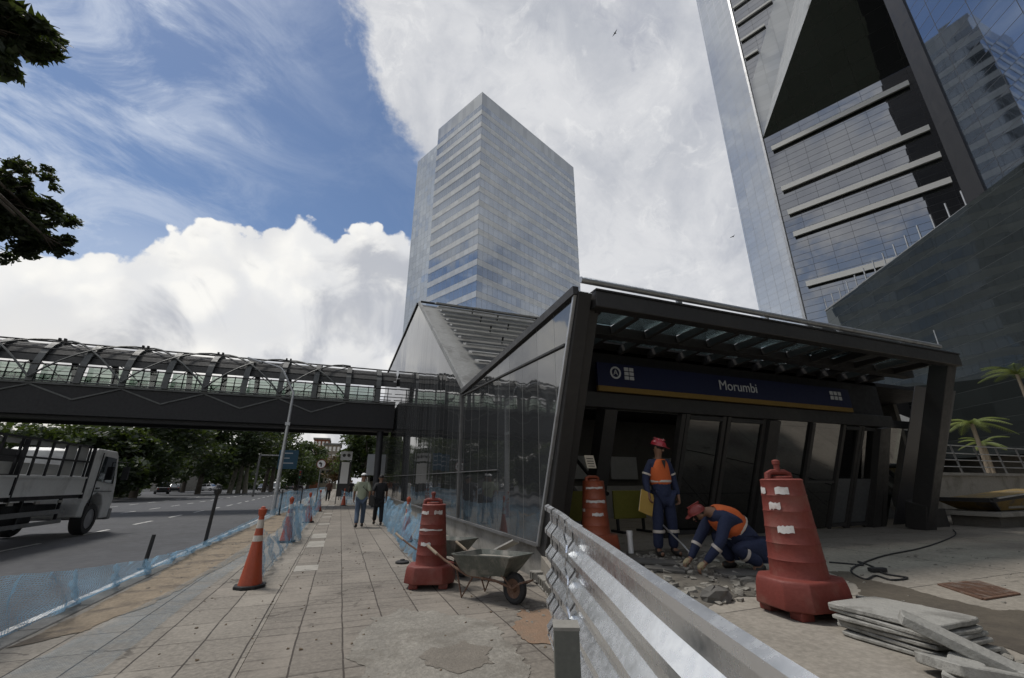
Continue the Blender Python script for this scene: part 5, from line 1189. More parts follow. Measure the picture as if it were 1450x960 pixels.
b=MB(); b.bb((16.1,6.6,PZ),(24,7.6,.62)); b.build('base',M['conc_d'],t); b=MB(); b.bb((15.8,6.4,.62),(24.2,7.8,.74)); b.build('top',M['conc'],t,bevel=.02)
t=thing('mortar_skip','yellow and black open mortar tray with rising lip at the right edge','skip',(17.5,7.1,.74))
yb=mat('skip_yellow',(.22,.15,.045),.7,.1,var=.5,scale=5,bump=.3,dirt=(.10,.09,.08),dirt_amt=.9)
b=MB(); b.loft([[Vector(v) for v in r] for r in ([(16.35,6.7,.76),(19.6,6.7,.76),(19.6,7.5,.76),(16.35,7.5,.76)],[(15.75,6.5,1.02),(20.2,6.5,1.28),(20.2,7.7,1.28),(15.75,7.7,1.02)])]); b.build('tray',yb,t)
b=MB(); b.beam((15.72,6.48,1.03),(20.2,6.48,1.29),.08,.10); b.beam((15.72,6.48,1.03),(16.33,6.66,.78),.08,.10); b.beam((15.72,6.5,1.03),(15.72,7.7,1.03),.08,.1); b.build('black_rim',M['black'],t)
b=MB(); b.beam((15.9,6.42,1.08),(17.3,6.42,1.17),.03,.035); b.build('chipped_edge',M['galv'],t)
b=MB(); b.bb((16.9,6.66,.80),(19.6,6.69,1.1)); b.build('mud_patch',M['conc'],t)
# dark raised building behind the wall
db=thing('terrace_building','dark terrace building with pale band behind the palms at right','building',(40,24,0))
b=MB(); b.bb((30,24,0),(75,34,10.2)); b.build('dark_wall',mat('very_dark_wall',(.02,.02,.022),.8),db)
b=MB(); b.bb((29,23.6,6.4),(75,24,6.8)); b.build('terrace_edge',M['bridge_g'],db)
b=MB(); b.bb((31,23.5,3.4),(60,23.9,4.3)); b.build('pale_band',M['galv'],db)
def palm(label,loc,h,n,L,seed,droop=1.):
    random.seed(seed); t=thing('palm_tree',label,'palm tree',loc,0,'palms behind the retaining wall'); x,y,z=loc
    b=MB(); b.tube([(x,y,z),(x+.05,y,z+h*.5),(x,y,z+h)],[.13,.10,.09],10); b.build('trunk',M['wood'],t,smooth=True)
    for i in range(n):
        a=2*PI*i/n+random.uniform(-.2,.2); up=random.uniform(.1,1.05); Li=L*random.uniform(.8,1.1); pts=[]
        for k in range(9):
            s=k/8; r=Li*s*math.cos(up*(1-s*.5)); zz=Li*(math.sin(up)*s-droop*.62*s*s); pts.append(Vector((x+r*math.cos(a),y+r*math.sin(a),z+h+zz)))
        b=MB()
        for k in range(1,25):
            s=k/25*8; j=min(int(s),7); p=pts[j].lerp(pts[j+1],s-j); d=(pts[j+1]-pts[j]).normalized(); sd=d.cross(Vector((0,0,1))).normalized(); ll=.42*L/1.8*math.sin(PI*min(1,(k+3)/28))**.6
            for g in(-1,1):
                tip=p+sd*g*ll*.8+d*ll*.55-Vector((0,0,ll*.35)); b.add([p-d*.022,p+d*.022,tip],[(0,1,2)])
        b.tube(pts,[.02]*5+[.012]*4,5); b.build('frond',M['palm'],t)
    return t
M['palm']=leafmat('palm_leaf',(.13,.17,.035),(.22,.25,.06))
for (px,py,Y,top,n,L,l) in ((1376,600,13,0,14,1.55,'nearer palm beside the right raking column'),(1440,530,13.5,0,16,2.2,'tall palm with bright fronds at the right edge'),(1392,628,14,0,12,1.2,'low palm half behind the railing')):
    q=ony(px,py,Y); palm(l,(q.x,q.y,.3),q.z-.3,n,L,int(px))
# ================================================================= TREES
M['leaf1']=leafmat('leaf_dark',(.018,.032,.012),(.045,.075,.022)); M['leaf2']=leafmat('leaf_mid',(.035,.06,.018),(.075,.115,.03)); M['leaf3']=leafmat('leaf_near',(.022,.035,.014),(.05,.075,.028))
M['bark']=mat('bark',(.12,.10,.08),.95,var=.4,scale=3,bump=1.,dirt=(.25,.23,.19),dirt_amt=.6)
M['barkp']=mat('pale_bark',(.30,.28,.23),.95,var=.4,scale=3,bump=1.,dirt=(.1,.09,.07),dirt_amt=.7)
def tree(name,label,x,y,h,cr,lm,n=5000,ls=.38,seed=0,bark='bark',tr=.28,base=-.1,cb=.35,nt=1,group='street trees beyond the footbridge'):
    random.seed(seed); global rng; rng=np.random.default_rng(seed)
    t=thing(name,label,'tree',(x,y,base),0,group); cs=[];rs=[]; zc=base+h*(cb+1)/2; hz=h*(1-cb)/2
    for i in range(26):
        a=random.uniform(0,2*PI); rr=math.sqrt(random.random())*cr*.82; zz=random.uniform(-1,1); k=math.sqrt(max(0,1-(zz*.85)**2))
        cs.append((x+rr*k*math.cos(a),y+rr*k*math.sin(a),zc+zz*hz*.8)); rs.append(random.uniform(.22,.40)*cr)
    for j in range(nt):
        b=MB(); ox=(j-(nt-1)/2)*1.0+random.uniform(-.2,.2); b.tube([(x+ox*1.2,y,base),(x+ox*.9,y+.1,base+h*.25),(x+ox*.7+.2,y,base+h*.55),(x+ox*.5,y,base+h*.8)],[tr*1.3,tr,tr*.7,tr*.3],9); b.build('trunk',M[bark],t,smooth=True)
    b=MB()
    for i in range(0,12):
        c=cs[i]; s=Vector((x,y,base+h*random.uniform(.3,.5))); c=Vector(c); b.tube([s,s.lerp(c,.5)+Vector((0,0,.3)),c],[tr*.45,tr*.3,tr*.08],6)
    b.build('limbs',M[bark],t,smooth=True)
    V=leaves(cs,rs,n,ls); leafobj('crown',V,M[lm],t); return t
TR=[(25,62,60,7.,5.5,'leaf1','broad dark tree at the far left behind the truck',1,'bark'),
 (110,60,66,9.5,5.8,'leaf2','greener tree behind the truck rack with bright gaps',1,'bark'),
 (195,0,60,10.5,6.5,'leaf1','dense dark tree right of the truck cab',1,'bark'),
 (150,0,52,6.5,3.6,'leaf1','low dark bushy tree directly behind the truck cab',1,'bark'),
 (285,0,78,12.5,7.,'leaf1','dark tree between the white car and pale warehouse',1,'bark'),
 (338,0,82,12.5,8.,'leaf1','big dark fig-like tree with several pale trunks',3,'barkp'),
 (262,0,95,14,6.,'leaf2','mid green tree behind the parked cars',1,'bark'),
 (380,0,92,13,6.5,'leaf1','dark tree overhanging the road left of the street lamp',2,'bark'),
 (418,0,110,9,5.5,'leaf2','lighter green round tree beyond the blue direction board',1,'bark'),
 (436,0,125,12,5,'leaf2','small bright green tree beside the brick building',1,'bark'),
 (60,0,78,11,7.,'leaf1','tall dark tree far behind the truck bed',1,'bark'),
 (225,0,120,16,9.,'leaf2','distant tree above the pale warehouse',1,'bark')]
for i,(px,_,Y,h,cr,lm,l,nt,bk) in enumerate(TR):
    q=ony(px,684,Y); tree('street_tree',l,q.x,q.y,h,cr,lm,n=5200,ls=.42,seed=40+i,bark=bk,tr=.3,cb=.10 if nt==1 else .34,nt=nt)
for px,Y,h,cr,l,s in ((497,60,8.5,3.6,'green tree on the right pavement behind the white totem',70),(512,50,7.2,2.6,'narrow green tree beside the low grey building',71),(478,95,7.,4.,'small brownish tree in front of the cream block',72)):
    q=ony(px,684,Y); tree('street_tree',l,q.x,q.y,h,cr,'leaf2' if s!=72 else 'leafb',n=3500,ls=.3,seed=s,tr=.14,base=0,cb=.3) if s!=72 else None
M['leafb']=leafmat('leaf_brown',(.12,.06,.03),(.2,.11,.05))
q=ony(470,684,95); tree('street_tree','small brownish tree in front of the cream block',q.x,q.y,7.,3.2,'leafb',n=2500,ls=.35,seed=72,tr=.12,base=0,cb=.25)
# the near tree whose branches reach in at the left edge
def near_tree():
    t=thing('near_tree','large near street tree whose leafy branch tips hang in at the left edge','tree',(-4.3,1.2,-.1)); x,y=-4.3,1.2
    b=MB(); b.tube([(x,y,-.1),(x-.1,y+.2,2.2),(x-.1,y+.6,4.2),(x-.3,y+1,6.5)],[.30,.24,.20,.12],12); b.build('trunk',M['bark'],t,smooth=True)
    global rng; rng=np.random.default_rng(5); random.seed(5)
    def R3(px,py,D): return C0+ray(px,py).normalized()*D
    tips=[]
    for px,py,D,n_,r in ((14,22,7.6,0,.36),(-14,50,7.6,0,.42),(34,44,7.6,0,.24),(-40,10,7.7,0,.6),(8,60,7.5,0,.18)): tips.append((R3(px,py,D),r,1))
    for px,py,D,r in ((20,262,11,.55),(45,300,11,.52),(12,330,11,.5),(60,340,10.9,.36),(82,352,10.8,.22),(30,285,11,.55),(-20,290,11,.9),(-30,345,11,.7),(-60,250,11,.9)): tips.append((R3(px,py,D),r,2))
    def sc_(kk):
        cc=[];rr=[]
        for c,r,k in tips:
            if k!=kk: continue
            for q in range(16):
                d=Vector((random.gauss(0,1),random.gauss(0,1),random.gauss(0,.8))).normalized()*r*random.uniform(.2,1.05); cc.append(tuple(c+d)); rr.append(r*random.uniform(.14,.34))
        return cc,rr
    b=MB()
    for c,r,k in tips:
        s=Vector((x-.15,y+.8,4.6)); mid=s.lerp(c,.5)+Vector((-.3,0,.5)); b.tube([s,mid,c.lerp(mid,.2),c],[.06,.035,.02,.008],7)
        for q in range(5): 
            d=Vector((random.uniform(-1,1),random.uniform(-1,1),random.uniform(-.6,.6)))*r*.9; b.tube([c.lerp(mid,.12),c+d],[.012,.004],4)
    b.build('branches',M['bark'],t,smooth=True)
    V1=leaves(*sc_(1),3200,.082,elong=1.9,shell=.45); leafobj('leaf_spray',V1,M['leaf3'],t)
    V2=leaves(*sc_(2),19000,.062,elong=1.6,shell=.5); leafobj('leaf_spray',V2,M['leaf3'],t)
    cs=[(x+random.uniform(-3.5,.5),y+random.uniform(-2.5,3.),random.uniform(6.0,8.5)) for _ in range(22)]; V=leaves(cs,[random.uniform(.6,1.1) for _ in cs],9000,.16); leafobj('crown',V,M['leaf3'],t)
near_tree()
# trees on the plaza behind the camera: the entrance glass mirrors them
for i,(x,y,h,cr,l) in enumerate(((9,-13,8,4,'leafy tree south of the plaza mirrored in the entrance glass'),(18,-14,9,4.5,'second leafy tree south of the plaza, east of the first'),(27,-12,8,4,'third leafy tree south of the plaza, nearest the podium'))):
    tree('plaza_tree',l,x,y,h,cr,'leaf2',n=3000,ls=.35,seed=90+i,tr=.2,base=.3,cb=.2,group='plaza trees behind the camera')
# birds
for px,py,l in ((871,47,'tiny dark bird high in the cloud left of the silver tower'),(1038,335,'tiny dark bird low beside the silver tower edge')):
    q=C0+ray(px,py).normalized()*70; t=thing('bird',l,'bird',q,0,'birds in the sky'); b=MB(); b.lathe([(0,-.22),(.05,-.12),(.06,.02),(.03,.16),(0,.2)],(0,0,0),8,caps=False); b.xf(Matrix.Rotation(PI/2,4,'Y')); b.build('body',M['black'],t,local=True,smooth=True)
    b=MB(); b.add([(-.08,0,.02),(.08,0,.02),(.03,.32,.12),(-.05,.55,.04),(-.06,.3,.10)],[(0,1,2,3,4)]); b.add([(-.08,0,.02),(.08,0,.02),(.03,-.32,.12),(-.05,-.55,.04),(-.06,-.3,.10)],[(4,3,2,1,0)]); b.build('wings',M['black'],t,local=True)

# undergrowth and the far wood that closes the view under the bridge
def mass(name,label,cs,rs,n,ls,lm,cat):
    V=leaves(cs,rs,n,ls); o=leafobj(name,V,M[lm],None); return tag(o,label,cat,kind='stuff')
random.seed(77); cs=[];rs=[]
for i in range(150):
    q=ony(random.uniform(-160,445),684,random.uniform(128,190)); cs.append((q.x,q.y,random.uniform(0,8.5))); rs.append(random.uniform(2.2,4.2))
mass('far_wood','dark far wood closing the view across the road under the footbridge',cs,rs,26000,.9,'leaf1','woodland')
cs=[];rs=[]
for i in range(150):
    px=random.uniform(-60,198); Y=random.uniform(58,72)+max(0,(px-150))*.28; q=ony(px,684,Y)
    if q.x>-23: continue
    cs.append((q.x,q.y,random.uniform(.2,1.3))); rs.append(random.uniform(.7,1.5))
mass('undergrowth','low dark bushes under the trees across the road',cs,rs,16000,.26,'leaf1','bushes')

rubble('litter','crumbs and dry leaf bits scattered over the pavement tiles',.6,7,.0,260,5.5,.006,.022,mat('litter_dark',(.16,.12,.08),.9,var=.5,scale=9),(.42,1))
rubble('litter','pale stone crumbs scattered over the open plaza',7.5,4.2,PZ,160,3.4,.008,.03,M['rub'],(1,.6))
q1=[onz(x,y,-.15) for x,y in((196,699),(330,695.5))]
sheet('side_road',[(-21.5,62),(-23,100),(-26,170),(-80,190),(-60,100),(-40,76),(-27,70)],-.16,M['asphalt'])
# ================================================================= PEOPLE
def cloth(name,c,var=.18,rough=.85): return mat(name,c,rough,var=var,scale=6,bump=.35,bscale=22)
M['skin_b']=mat('skin_brown',(.22,.12,.075),.55,var=.1,scale=8,bump=.05); M['hair']=mat('hair_black',(.012,.010,.009),.7,var=.2,scale=30)
M['navy']=cloth('navy_workwear',(.018,.026,.065)); M['hiviz']=cloth('orange_vest',(.62,.13,.035),.1); M['tape']=mat('reflective_tape',(.55,.50,.45),.4,var=.1,scale=20,bump=0)
M['hat']=mat('helmet_red',(.36,.02,.035),.35,var=.06,scale=3,bump=0,coat=.4); M['boot']=mat('boot_black',(.02,.018,.016),.6); M['glove']=cloth('glove_tan',(.40,.33,.20))
def fingers(J,E,w,h,side,curl,sz=1.,pre='f'):
    """palm and five fingers continuing from wrist key w; h = hand direction, side = across the palm, curl = towards which fingers bend"""
    wv=Vector(J[w][:3]); h=Vector(h).normalized(); side=Vector(side); side=(side-h*side.dot(h)).normalized(); curl=Vector(curl); curl=(curl-h*curl.dot(h)).normalized()
    pm=wv+h*.05*sz; J[pre+'p']=(*pm,.034*sz); E.append((w,pre+'p'))
    for i,(o,l) in enumerate(((-.030,.072),(-.010,.082),(.010,.078),(.030,.062))):
        a=pm+h*.045*sz+side*o*sz; b_=a+(h*.8+curl*.5)*l*.5*sz; c=b_+(h*.3+curl*.95)*l*.5*sz
        J[f'{pre}{i}a']=(*a,.0105*sz); J[f'{pre}{i}b']=(*b_,.0095*sz); J[f'{pre}{i}c']=(*c,.008*sz); E+= [(pre+'p',f'{pre}{i}a'),(f'{pre}{i}a',f'{pre}{i}b'),(f'{pre}{i}b',f'{pre}{i}c')]
    a=pm-h*.01*sz-side*.038*sz; b_=a+(h*.7-side*.5+curl*.3)*.04*sz; J[pre+'ta']=(*a,.013*sz); J[pre+'tb']=(*b_,.010*sz); E+= [(pre+'p',pre+'ta'),(pre+'ta',pre+'tb')]
def headmesh(t,c,fwd,up,s=1.,m=None,hair=True,helmet=None,cap=None):
    """face features, hair and hat around head centre c"""
    c=Vector(c); f=Vector(fwd).normalized(); u=Vector(up); u=(u-f*u.dot(f)).normalized(); r=f.cross(u)
    B=Matrix((r,f,u)).transposed().to_4x4(); Mx=Matrix.Translation(c)@B@Matrix.Scale(s,4)
    def ell_(cc,rr,n=14,z0=-1.,z1=1.,m_=9):
        b=MB(); vs=[]; pr=[]
        for k in range(m_): 
            z=z0+(z1-z0)*k/(m_-1); pr.append((math.sqrt(max(1e-4,1-z*z)),z))
        b.lathe(pr,(0,0,0),n,caps=True); b.v=[Vector((v.x*rr[0]+cc[0],v.y*rr[1]+cc[1],v.z*rr[2]+cc[2])) for v in b.v]; return b
    out=[]
    if hair:
        b=ell_((0,-.012,.035),(.085,.100,.095),z0=-.25 if not helmet else -.75,z1=.999); b.xf(Mx); out.append(b.build('hair',M['hair'],t,smooth=True))
    for sx in(-1,1):
        b=ell_((sx*.033,.090,.008),(.011,.008,.007),8,m_=6); b.xf(Mx); b.build('eye',M['hair'],t,smooth=True)
    b=MB(); b.add([(-.013,.085,-.03),(.013,.085,-.03),(0,.118,-.026),(0,.092,.015)],[(0,1,2),(0,2,3),(1,3,2)]); b.xf(Mx); b.build('nose',m,t,smooth=True)
    b=ell_((0,.083,-.055),(.022,.010,.006),8,m_=5); b.xf(Mx); b.build('mouth',M['barrel'],t)
    for sx in(-1,1):
        b=ell_((sx*.083,-.005,-.005),(.012,.020,.030),8,m_=6); b.xf(Mx); b.build('ear',m,t,smooth=True)
    if helmet:
        b=ell_((0,0,.052),(.112,.132,.105),22,z0=-.02,z1=.999,m_=10); b.lathe([(.112,.047),(.120,.043),(.119,.052),(.110,.058)],(0,.006,0),22,1.,1.17,caps=False); 
        b.add([(-.075,.11,.048),(.075,.11,.048),(.055,.185,.035),(0,.20,.032),(-.055,.185,.035)],[(0,1,2,3,4)]); b.add([(-.075,.11,.054),(.075,.11,.054),(.055,.185,.041),(0,.20,.038),(-.055,.185,.041)],[(0,1,2,3,4)])
        b.bb((-.014,-.10,.145),(.014,.10,.163)); b.xf(Mx); b.build('helmet',helmet,t,smooth=True)
    if cap:
        b=ell_((0,-.005,.055),(.094,.110,.075),18,z0=-.05,z1=.999); b.add([(-.07,.09,.055),(.07,.09,.055),(.05,.17,.045),(-.05,.17,.045)],[(0,1,2,3)]); b.xf(Mx); b.build('cap',cap,t,smooth=True)
def off(parent,obj):  # move a world-space mesh under its root
    obj.location=-Vector(parent.location) if parent.rotation_euler.z==0 else obj.location
def person_parts(t,J,E,base_m,layers):
    J=dict(J); pv,av=Vector(J['pel'][:3]),Vector(J['ab'][:3]); J['hem']=(*(pv+(pv-av)*.55),J['pel'][3]*1.0)
    Jb={k:(*v[:3],v[3]*(.80 if k in('pel','ab','ch','hl','hr','knl','knr','shl','shr') else 1.)) for k,v in J.items()}
    b=skin('body',Jb,E,base_m,t); b.location=-Vector(t.location)
    for name,keys,edges,grow,m,lab in layers:
        JJ={k:(*J[k][:3],(J[k][3]+grow) if not isinstance(grow,dict) else J[k][3]+grow.get(k,grow['*'])+(.012 if k in('hem','pel','ab') and name!='trousers' else 0)) for k in keys}
        o=skin(name,JJ,[e for e in edges],m,t); o.location=-Vector(t.location)
        if lab: o['label']=lab
def band(t,p,axis,r,w,m,name='reflective_band',sx=1.,sy=1.):
    p=Vector(p); a=Vector(axis).normalized(); q=a.to_track_quat('Z','Y').to_matrix().to_4x4(); b=MB(); b.lathe([(r,-w/2),(r+.004,0),(r,w/2)],(0,0,0),18,sx,sy,caps=False); b.xf(Matrix.Translation(p)@q); return b.build(name,m,t,smooth=True)
# --- standing worker: faces right/down, clipboard in the right hand
def worker_standing():
    gx,gy=4.98,6.08; t=thing('person','standing worker in red helmet, orange vest and navy workwear holding a yellow folder','person',(gx,gy,PZ)); g=PZ
    # facing east-south-east (towards the crouching worker): fwd
    f=Vector((-.12,-.98,0)).normalized(); s=Vector((f.y,-f.x,0))  # s = person's right
    if s.x>0: pass
    rt=Vector((f.y,-f.x,0)); 
    def P(a,b,z): q=Vector((gx,gy,g))+f*a+rt*b; return (q.x,q.y,g+z)
    J={'pel':(*P(0,0,.94),.135),'ab':(*P(.01,0,1.10),.125),'ch':(*P(0,0,1.30),.145),'nk0':(*P(0,0,1.46),.085),'nk':(*P(.02,0,1.53),.052),'hd0':(*P(.035,0,1.60),.070),'hd':(*P(.035,0,1.68),.088),'hdt':(*P(.02,0,1.73),.078),
     'shl':(*P(0,-.17,1.42),.068),'shr':(*P(0,.17,1.42),.068),'ell':(*P(-.02,-.26,1.15),.046),'elr':(*P(-.03,.26,1.15),.046),'wrl':(*P(.06,-.27,.90),.030),'wrr':(*P(.10,.30,.93),.030),
     'hl':(*P(0,-.10,.88),.10),'hr':(*P(0,.10,.88),.10),'knl':(*P(.03,-.12,.50),.068),'knr':(*P(.02,.13,.50),.068),'anl':(*P(-.02,-.13,.10),.045),'anr':(*P(-.02,.15,.10),.045),'tol':(*P(.14,-.15,.04),.036),'tor':(*P(.14,.17,.04),.036)}
    E=[('pel','ab'),('ab','ch'),('ch','nk0'),('nk0','nk'),('nk','hd0'),('hd0','hd'),('hd','hdt'),('ch','shl'),('ch','shr'),('shl','ell'),('shr','elr'),('ell','wrl'),('elr','wrr'),('pel','hl'),('pel','hr'),('hl','knl'),('hr','knr'),('knl','anl'),('knr','anr'),('anl','tol'),('anr','tor')]
    J0=dict(J);E0=list(E)
    fingers(J,E,'wrl',(0,0,-1),f,rt,1.,'L'); fingers(J,E,'wrr',(.1,-.1,-1),f,-rt,1.,'R')
    person_parts(t,J,E,M['skin_b'],[
     ('trousers',['pel','hl','hr','knl','knr','anl','anr'],[('pel','hl'),('pel','hr'),('hl','knl'),('hr','knr'),('knl','anl'),('knr','anr')],{'*':.018,'anl':.035,'anr':.035,'knl':.022,'knr':.022},M['navy'],None),
     ('jacket',['hem','pel','ab','ch','nk0','shl','shr','ell','elr','wrl','wrr'],[('pel','hem'),('pel','ab'),('ab','ch'),('ch','nk0'),('ch','shl'),('ch','shr'),('shl','ell'),('shr','elr'),('ell','wrl'),('elr','wrr')],{'*':.018,'pel':.03,'wrl':.014,'wrr':.014},M['navy'],None)])
    V={'b':(*P(0,0,1.28),.208),'a':(*P(0,0,1.13),.195),'a0':(*P(0,0,1.03),.165),'c':(*P(0,0,1.43),.165),'l':(*P(0,-.15,1.45),.105),'r':(*P(0,.15,1.45),.105)}
    o=skin('vest',V,[('b','a'),('a','a0'),('b','c'),('b','l'),('b','r')],M['hiviz'],t); o.location=-Vector(t.location)
    band(t,P(0,0,1.13),(0,0,1),.178,.035,M['tape'],sx=1.0,sy=1.0)
    b=MB(); q=Vector(P(.165,0,1.38)); b.add([q+rt*.04+Vector((0,0,.08)),q-rt*.04+Vector((0,0,.08)),q+f*.012-Vector((0,0,.06))],[(0,1,2)]); b.build('collar_opening',M['boot'],t)
    for k in('knl','knr'): 
        p=Vector(J0[k][:3])-Vector((0,0,.13)); band(t,p,(0,0,1),.093,.045,M['tape'])
    for k in('l','r'):
        a=Vector(J0['el'+k][:3]).lerp(Vector(J0['sh'+k][:3]),.35); band(t,a,Vector(J0['sh'+k][:3])-Vector(J0['el'+k][:3]),.073,.03,M['tape'])
        B=skin('boot',{'a':(*J0['an'+k][:2],g+.16,.062),'b':(*J0['an'+k][:2],g+.055,.055),'c':(*J0['to'+k][:2],g+.05,.048)},[('a','b'),('b','c')],M['boot'],t); B.location=-Vector(t.location)
    headmesh(t,P(.035,0,1.665),f+Vector((.65,-.0,-.35)),(0,0,1),1.0,M['skin_b'],True,M['hat'])
    return t,P
tws,PS=worker_standing()
fl=Vector(PS(.12,.36,.80)); t=thing('yellow_folder','yellow cardboard folder held in the standing workers hand','folder',fl)
b=MB(); b.box(fl,(.30,.012,.34),(0,R(18),R(12))); b.build('cover',mat('folder_yellow',(.55,.36,.09),.7,var=.1,scale=4,bump=.05),t)
b=MB(); b.box(fl+Vector((0,.010,.006)),(.29,.008,.33),(0,R(18),R(12))); b.build('pages',M['white'],t)
# --- crouching worker, facing left (west), reaching down
def worker_crouch():
    gx,gy=5.06,4.78; t=thing('person','crouching worker in orange vest and navy workwear reaching down to the paving','person',(gx,gy,PZ)); g=PZ
    f=Vector((-.93,.25,0)).normalized(); rt=Vector((f.y,-f.x,0))   # right hand side
    def P(a,b,z): q=Vector((gx,gy,g))+f*a+rt*b; return (q.x,q.y,g+z)
    J={'pel':(*P(-.20,0,.30),.150),'ab':(*P(-.08,0,.47),.150),'ch':(*P(.14,0,.66),.158),'nk0':(*P(.30,0,.73),.09),'nk':(*P(.36,0,.73),.055),'hd0':(*P(.44,0,.73),.072),'hd':(*P(.50,0,.70),.090),'hdt':(*P(.53,0,.66),.080),
     'shl':(*P(.22,.19,.64),.072),'shr':(*P(.22,-.19,.64),.072),'ell':(*P(.40,.24,.36),.050),'elr':(*P(.36,-.24,.37),.050),'wrl':(*P(.56,.22,.12),.032),'wrr':(*P(.56,-.16,.13),.032),
     'hl':(*P(-.18,.13,.28),.115),'hr':(*P(-.18,-.13,.28),.115),'knl':(*P(.20,.19,.44),.080),'knr':(*P(.16,-.22,.30),.080),'anl':(*P(-.02,.17,.09),.048),'anr':(*P(-.18,-.20,.12),.048),'tol':(*P(.14,.18,.04),.038),'tor':(*P(-.06,-.20,.04),.038)}
    E=[('pel','ab'),('ab','ch'),('ch','nk0'),('nk0','nk'),('nk','hd0'),('hd0','hd'),('hd','hdt'),('ch','shl'),('ch','shr'),('shl','ell'),('shr','elr'),('ell','wrl'),('elr','wrr'),('pel','hl'),('pel','hr'),('hl','knl'),('hr','knr'),('knl','anl'),('knr','anr'),('anl','tol'),('anr','tor')]
    J0=dict(J)
    fingers(J,E,'wrl',f*.8+Vector((0,0,-.5)),rt,(0,0,-1),1.,'L'); fingers(J,E,'wrr',f*.8+Vector((0,0,-.5)),rt,(0,0,-1),1.,'R')
    person_parts(t,J,E,M['skin_b'],[
     ('trousers',['pel','hl','hr','knl','knr','anl','anr'],[('pel','hl'),('pel','hr'),('hl','knl'),('hr','knr'),('knl','anl'),('knr','anr')],{'*':.018,'anl':.03,'anr':.03},M['navy'],None),
     ('jacket',['hem','pel','ab','ch','nk0','shl','shr','ell','elr','wrl','wrr'],[('pel','hem'),('pel','ab'),('ab','ch'),('ch','nk0'),('ch','shl'),('ch','shr'),('shl','ell'),('shr','elr'),('ell','wrl'),('elr','wrr')],{'*':.020,'wrl':.014,'wrr':.014},M['navy'],None)])
    ax=Vector(J0['ch'][:3])-Vector(J0['ab'][:3])
    V={'b':(*P(.12,0,.655),.222),'a':(*P(-.01,0,.545),.208),'a0':(*P(-.09,0,.47),.18),'c':(*P(.26,0,.72),.165),'l':(*P(.20,.15,.67),.11),'r':(*P(.20,-.15,.67),.11)}
    o=skin('vest',V,[('b','a'),('a','a0'),('b','c'),('b','l'),('b','r')],M['hiviz'],t); o.location=-Vector(t.location)
    band(t,Vector(P(-.03,0,.535)),ax,.192,.035,M['tape'])
    # print on the vest back
    for k in('l','r'):
        a=Vector(J0['el'+k][:3]); w_=Vector(J0['wr'+k][:3]); band(t,a.lerp(w_,.25),w_-a,.068,.04,M['tape'])
        kn=Vector(J0['kn'+k][:3]); an=Vector(J0['an'+k][:3]); band(t,kn.lerp(an,.35),an-kn,.092,.045,M['tape'])
        B=skin('boot',{'a':(*J0['an'+k][:3],.060),'b':(J0['an'+k][0],J0['an'+k][1],g+.055,.055),'c':(*J0['to'+k][:2],g+.05,.048)},[('a','b'),('b','c')],M['boot'],t); B.location=-Vector(t.location)
        G=skin('glove',{'a':(*w_,.040),'b':(*(w_+(f*.05+Vector((0,0,-.03)))),.046),'c':(*(w_+(f*.11+Vector((0,0,-.07)))),.034)},[('a','b'),('b','c')],M['glove'],t); G.location=-Vector(t.location)
    headmesh(t,P(.48,0,.69),f*.9+Vector((0,0,-.45)),f*.45+Vector((0,0,.9)),.92,M['skin_b'],True,mat('helmet_dull_red',(.20,.03,.025),.45,var=.15,scale=6,bump=0))
    return t
worker_crouch()
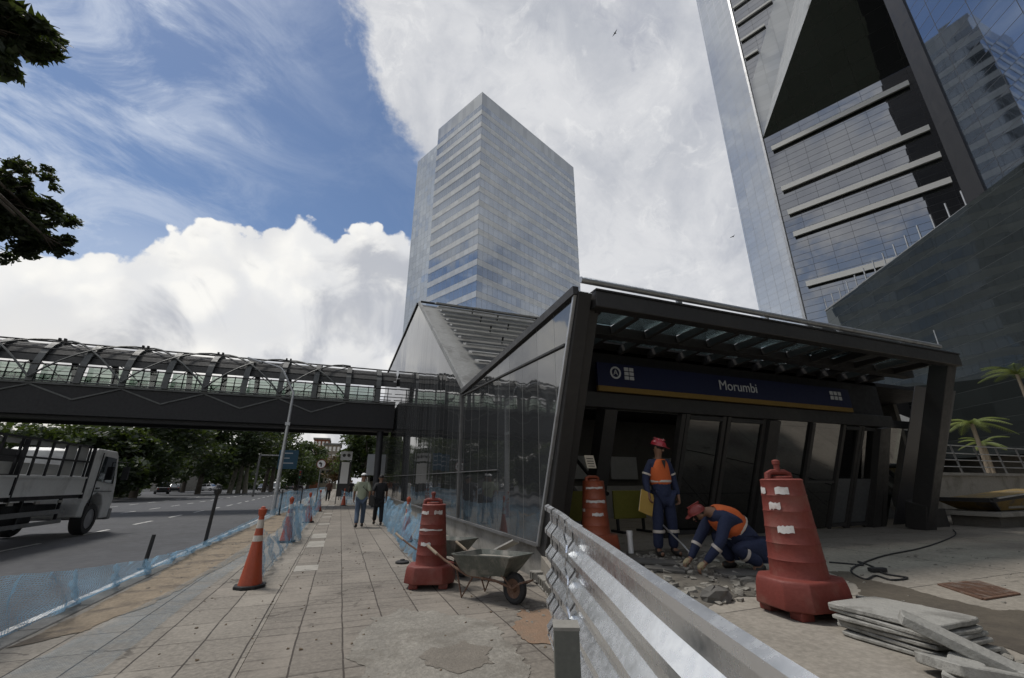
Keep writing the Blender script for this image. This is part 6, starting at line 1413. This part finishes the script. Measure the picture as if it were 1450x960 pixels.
# --- walkers
def walker(label,x,y,h,shirt,trs,hairc,cap=None,bag=False,az=0.,stride=.16,long_=0.,mirror=1,heading=1,shoe='boot'):
    t=thing('person',label,'person',(x,y,0)); k=h/1.75
    f=Vector((math.sin(az),math.cos(az)*heading,0)).normalized(); rt=Vector((f.y,-f.x,0))
    def P(a,b,z): q=Vector((x,y,0))+f*a*k+rt*b*k; return (q.x,q.y,z*k)
    s=stride*mirror
    J={'pel':(*P(0,0,.94),.13*k),'ab':(*P(0,0,1.10),.125*k),'ch':(*P(0,0,1.30),.145*k),'nk0':(*P(0,0,1.45),.08*k),'nk':(*P(0,0,1.51),.052*k),'hd0':(*P(.01,0,1.57),.070*k),'hd':(*P(.015,0,1.65),.086*k),'hdt':(*P(.0,0,1.70),.076*k),
     'shl':(*P(0,-.17,1.41),.066*k),'shr':(*P(0,.17,1.41),.066*k),'ell':(*P(s*.5-.04,-.25,1.14),.044*k),'elr':(*P(-s*.5-.04,.25,1.14),.044*k),'wrl':(*P(s*.9+.08,-.25,.90),.030*k),'wrr':(*P(-s*.6+.06,.26,.89),.030*k),
     'hl':(*P(0,-.09,.88),.098*k),'hr':(*P(0,.09,.88),.098*k),'knl':(*P(-s*.35+.05,-.10,.49),.066*k),'knr':(*P(s*.6+.05,.10,.50),.066*k),'anl':(*P(-s*1.3,-.10,.13),.044*k),'anr':(*P(s*1.1,.10,.09),.044*k),'tol':(*P(-s*1.3+.12,-.11,.045),.036*k),'tor':(*P(s*1.1+.15,.11,.04),.036*k)}
    E=[('pel','ab'),('ab','ch'),('ch','nk0'),('nk0','nk'),('nk','hd0'),('hd0','hd'),('hd','hdt'),('ch','shl'),('ch','shr'),('shl','ell'),('shr','elr'),('ell','wrl'),('elr','wrr'),('pel','hl'),('pel','hr'),('hl','knl'),('hr','knr'),('knl','anl'),('knr','anr'),('anl','tol'),('anr','tor')]
    J0=dict(J); fingers(J,E,'wrl',(0,0,-1),f,rt,k,'L'); fingers(J,E,'wrr',(0,0,-1),f,-rt,k,'R')
    sk=['hem','pel','ab','ch','nk0','shl','shr','ell','elr']; se=[('pel','hem'),('pel','ab'),('ab','ch'),('ch','nk0'),('ch','shl'),('ch','shr'),('shl','ell'),('shr','elr')]
    person_parts(t,J,E,M['skin_b'],[
     ('trousers',['pel','hl','hr','knl','knr','anl','anr'],[('pel','hl'),('pel','hr'),('hl','knl'),('hr','knr'),('knl','anl'),('knr','anr')],{'*':.018,'anl':.03,'anr':.03},trs,None),
     ('shirt',sk,se,{'*':.022,'pel':.035+long_,'ab':.03+long_*.5},shirt,None)])
    if long_:
        V={'a':(*P(0,0,1.0),.16*k),'b':(*P(0,0,.72),.155*k),'c':(*P(0,0,.60),.14*k)}; o=skin('tunic',V,[('a','b'),('b','c')],shirt,t); o.location=-Vector(t.location)
    for q in('l','r'):
        a=J0['an'+q]; c=J0['to'+q]; B=skin('shoe',{'a':(*a[:3],.055*k),'b':(a[0],a[1],max(.05,a[2]-.06),.052*k),'c':(*c[:2],max(.05,c[2]),.045*k)},[('a','b'),('b','c')],M[shoe],t); B.location=-Vector(t.location)
    headmesh(t,P(.015,0,1.635),f,(0,0,1),k,M['skin_b'],True,None,cap)
    return t,P
sh1=cloth('pale_green_shirt',(.30,.33,.24)); jean=cloth('blue_jeans',(.07,.10,.15)); blk=cloth('black_cloth',(.012,.012,.014)); wht=cloth('white_cloth',(.55,.55,.52)); drk=cloth('brown_cloth',(.10,.05,.035))
w1,PA=walker('walker in white cap, pale green shirt and jeans seen from behind',.76,16.75,1.78,sh1,jean,None,M['white'],stride=.20,az=.02)
bt=thing('shoulder_bag','black shoulder bag carried at the side between the two walkers','bag',Vector(PA(-.02,.33,.95))); b=MB(); q=Vector(PA(-.02,.33,.86)); b.box(q,(.16,.30,.34),(0,0,0)); b.build('bag_body',M['boot'],bt,bevel=.03)
b=MB(); b.tube([q+Vector((0,.1,.16)),q+Vector((-.10,.05,.4)),Vector(PA(-.02,.20,1.50)),Vector(PA(-.14,.0,1.30)),q+Vector((0,-.1,.16))],.012,6); b.build('strap',M['boot'],bt,smooth=True)
w2,_=walker('dark haired walker in long black top and black trousers seen from behind',1.42,17.4,1.74,blk,blk,None,None,stride=.15,long_=.02,mirror=-1,az=-.03)
p=onz(466,706,0); walker('far walker in brown clothes coming along the pavement on the left',p.x,p.y*.86,1.70,drk,blk,None,None,heading=-1)
p=onz(478,701,0); walker('distant walker in white next to the totem',.1,44,1.70,wht,wht,None,None,heading=-1)
walker('distant dark walker right of the far cone',1.05,47,1.72,blk,blk,None,None)
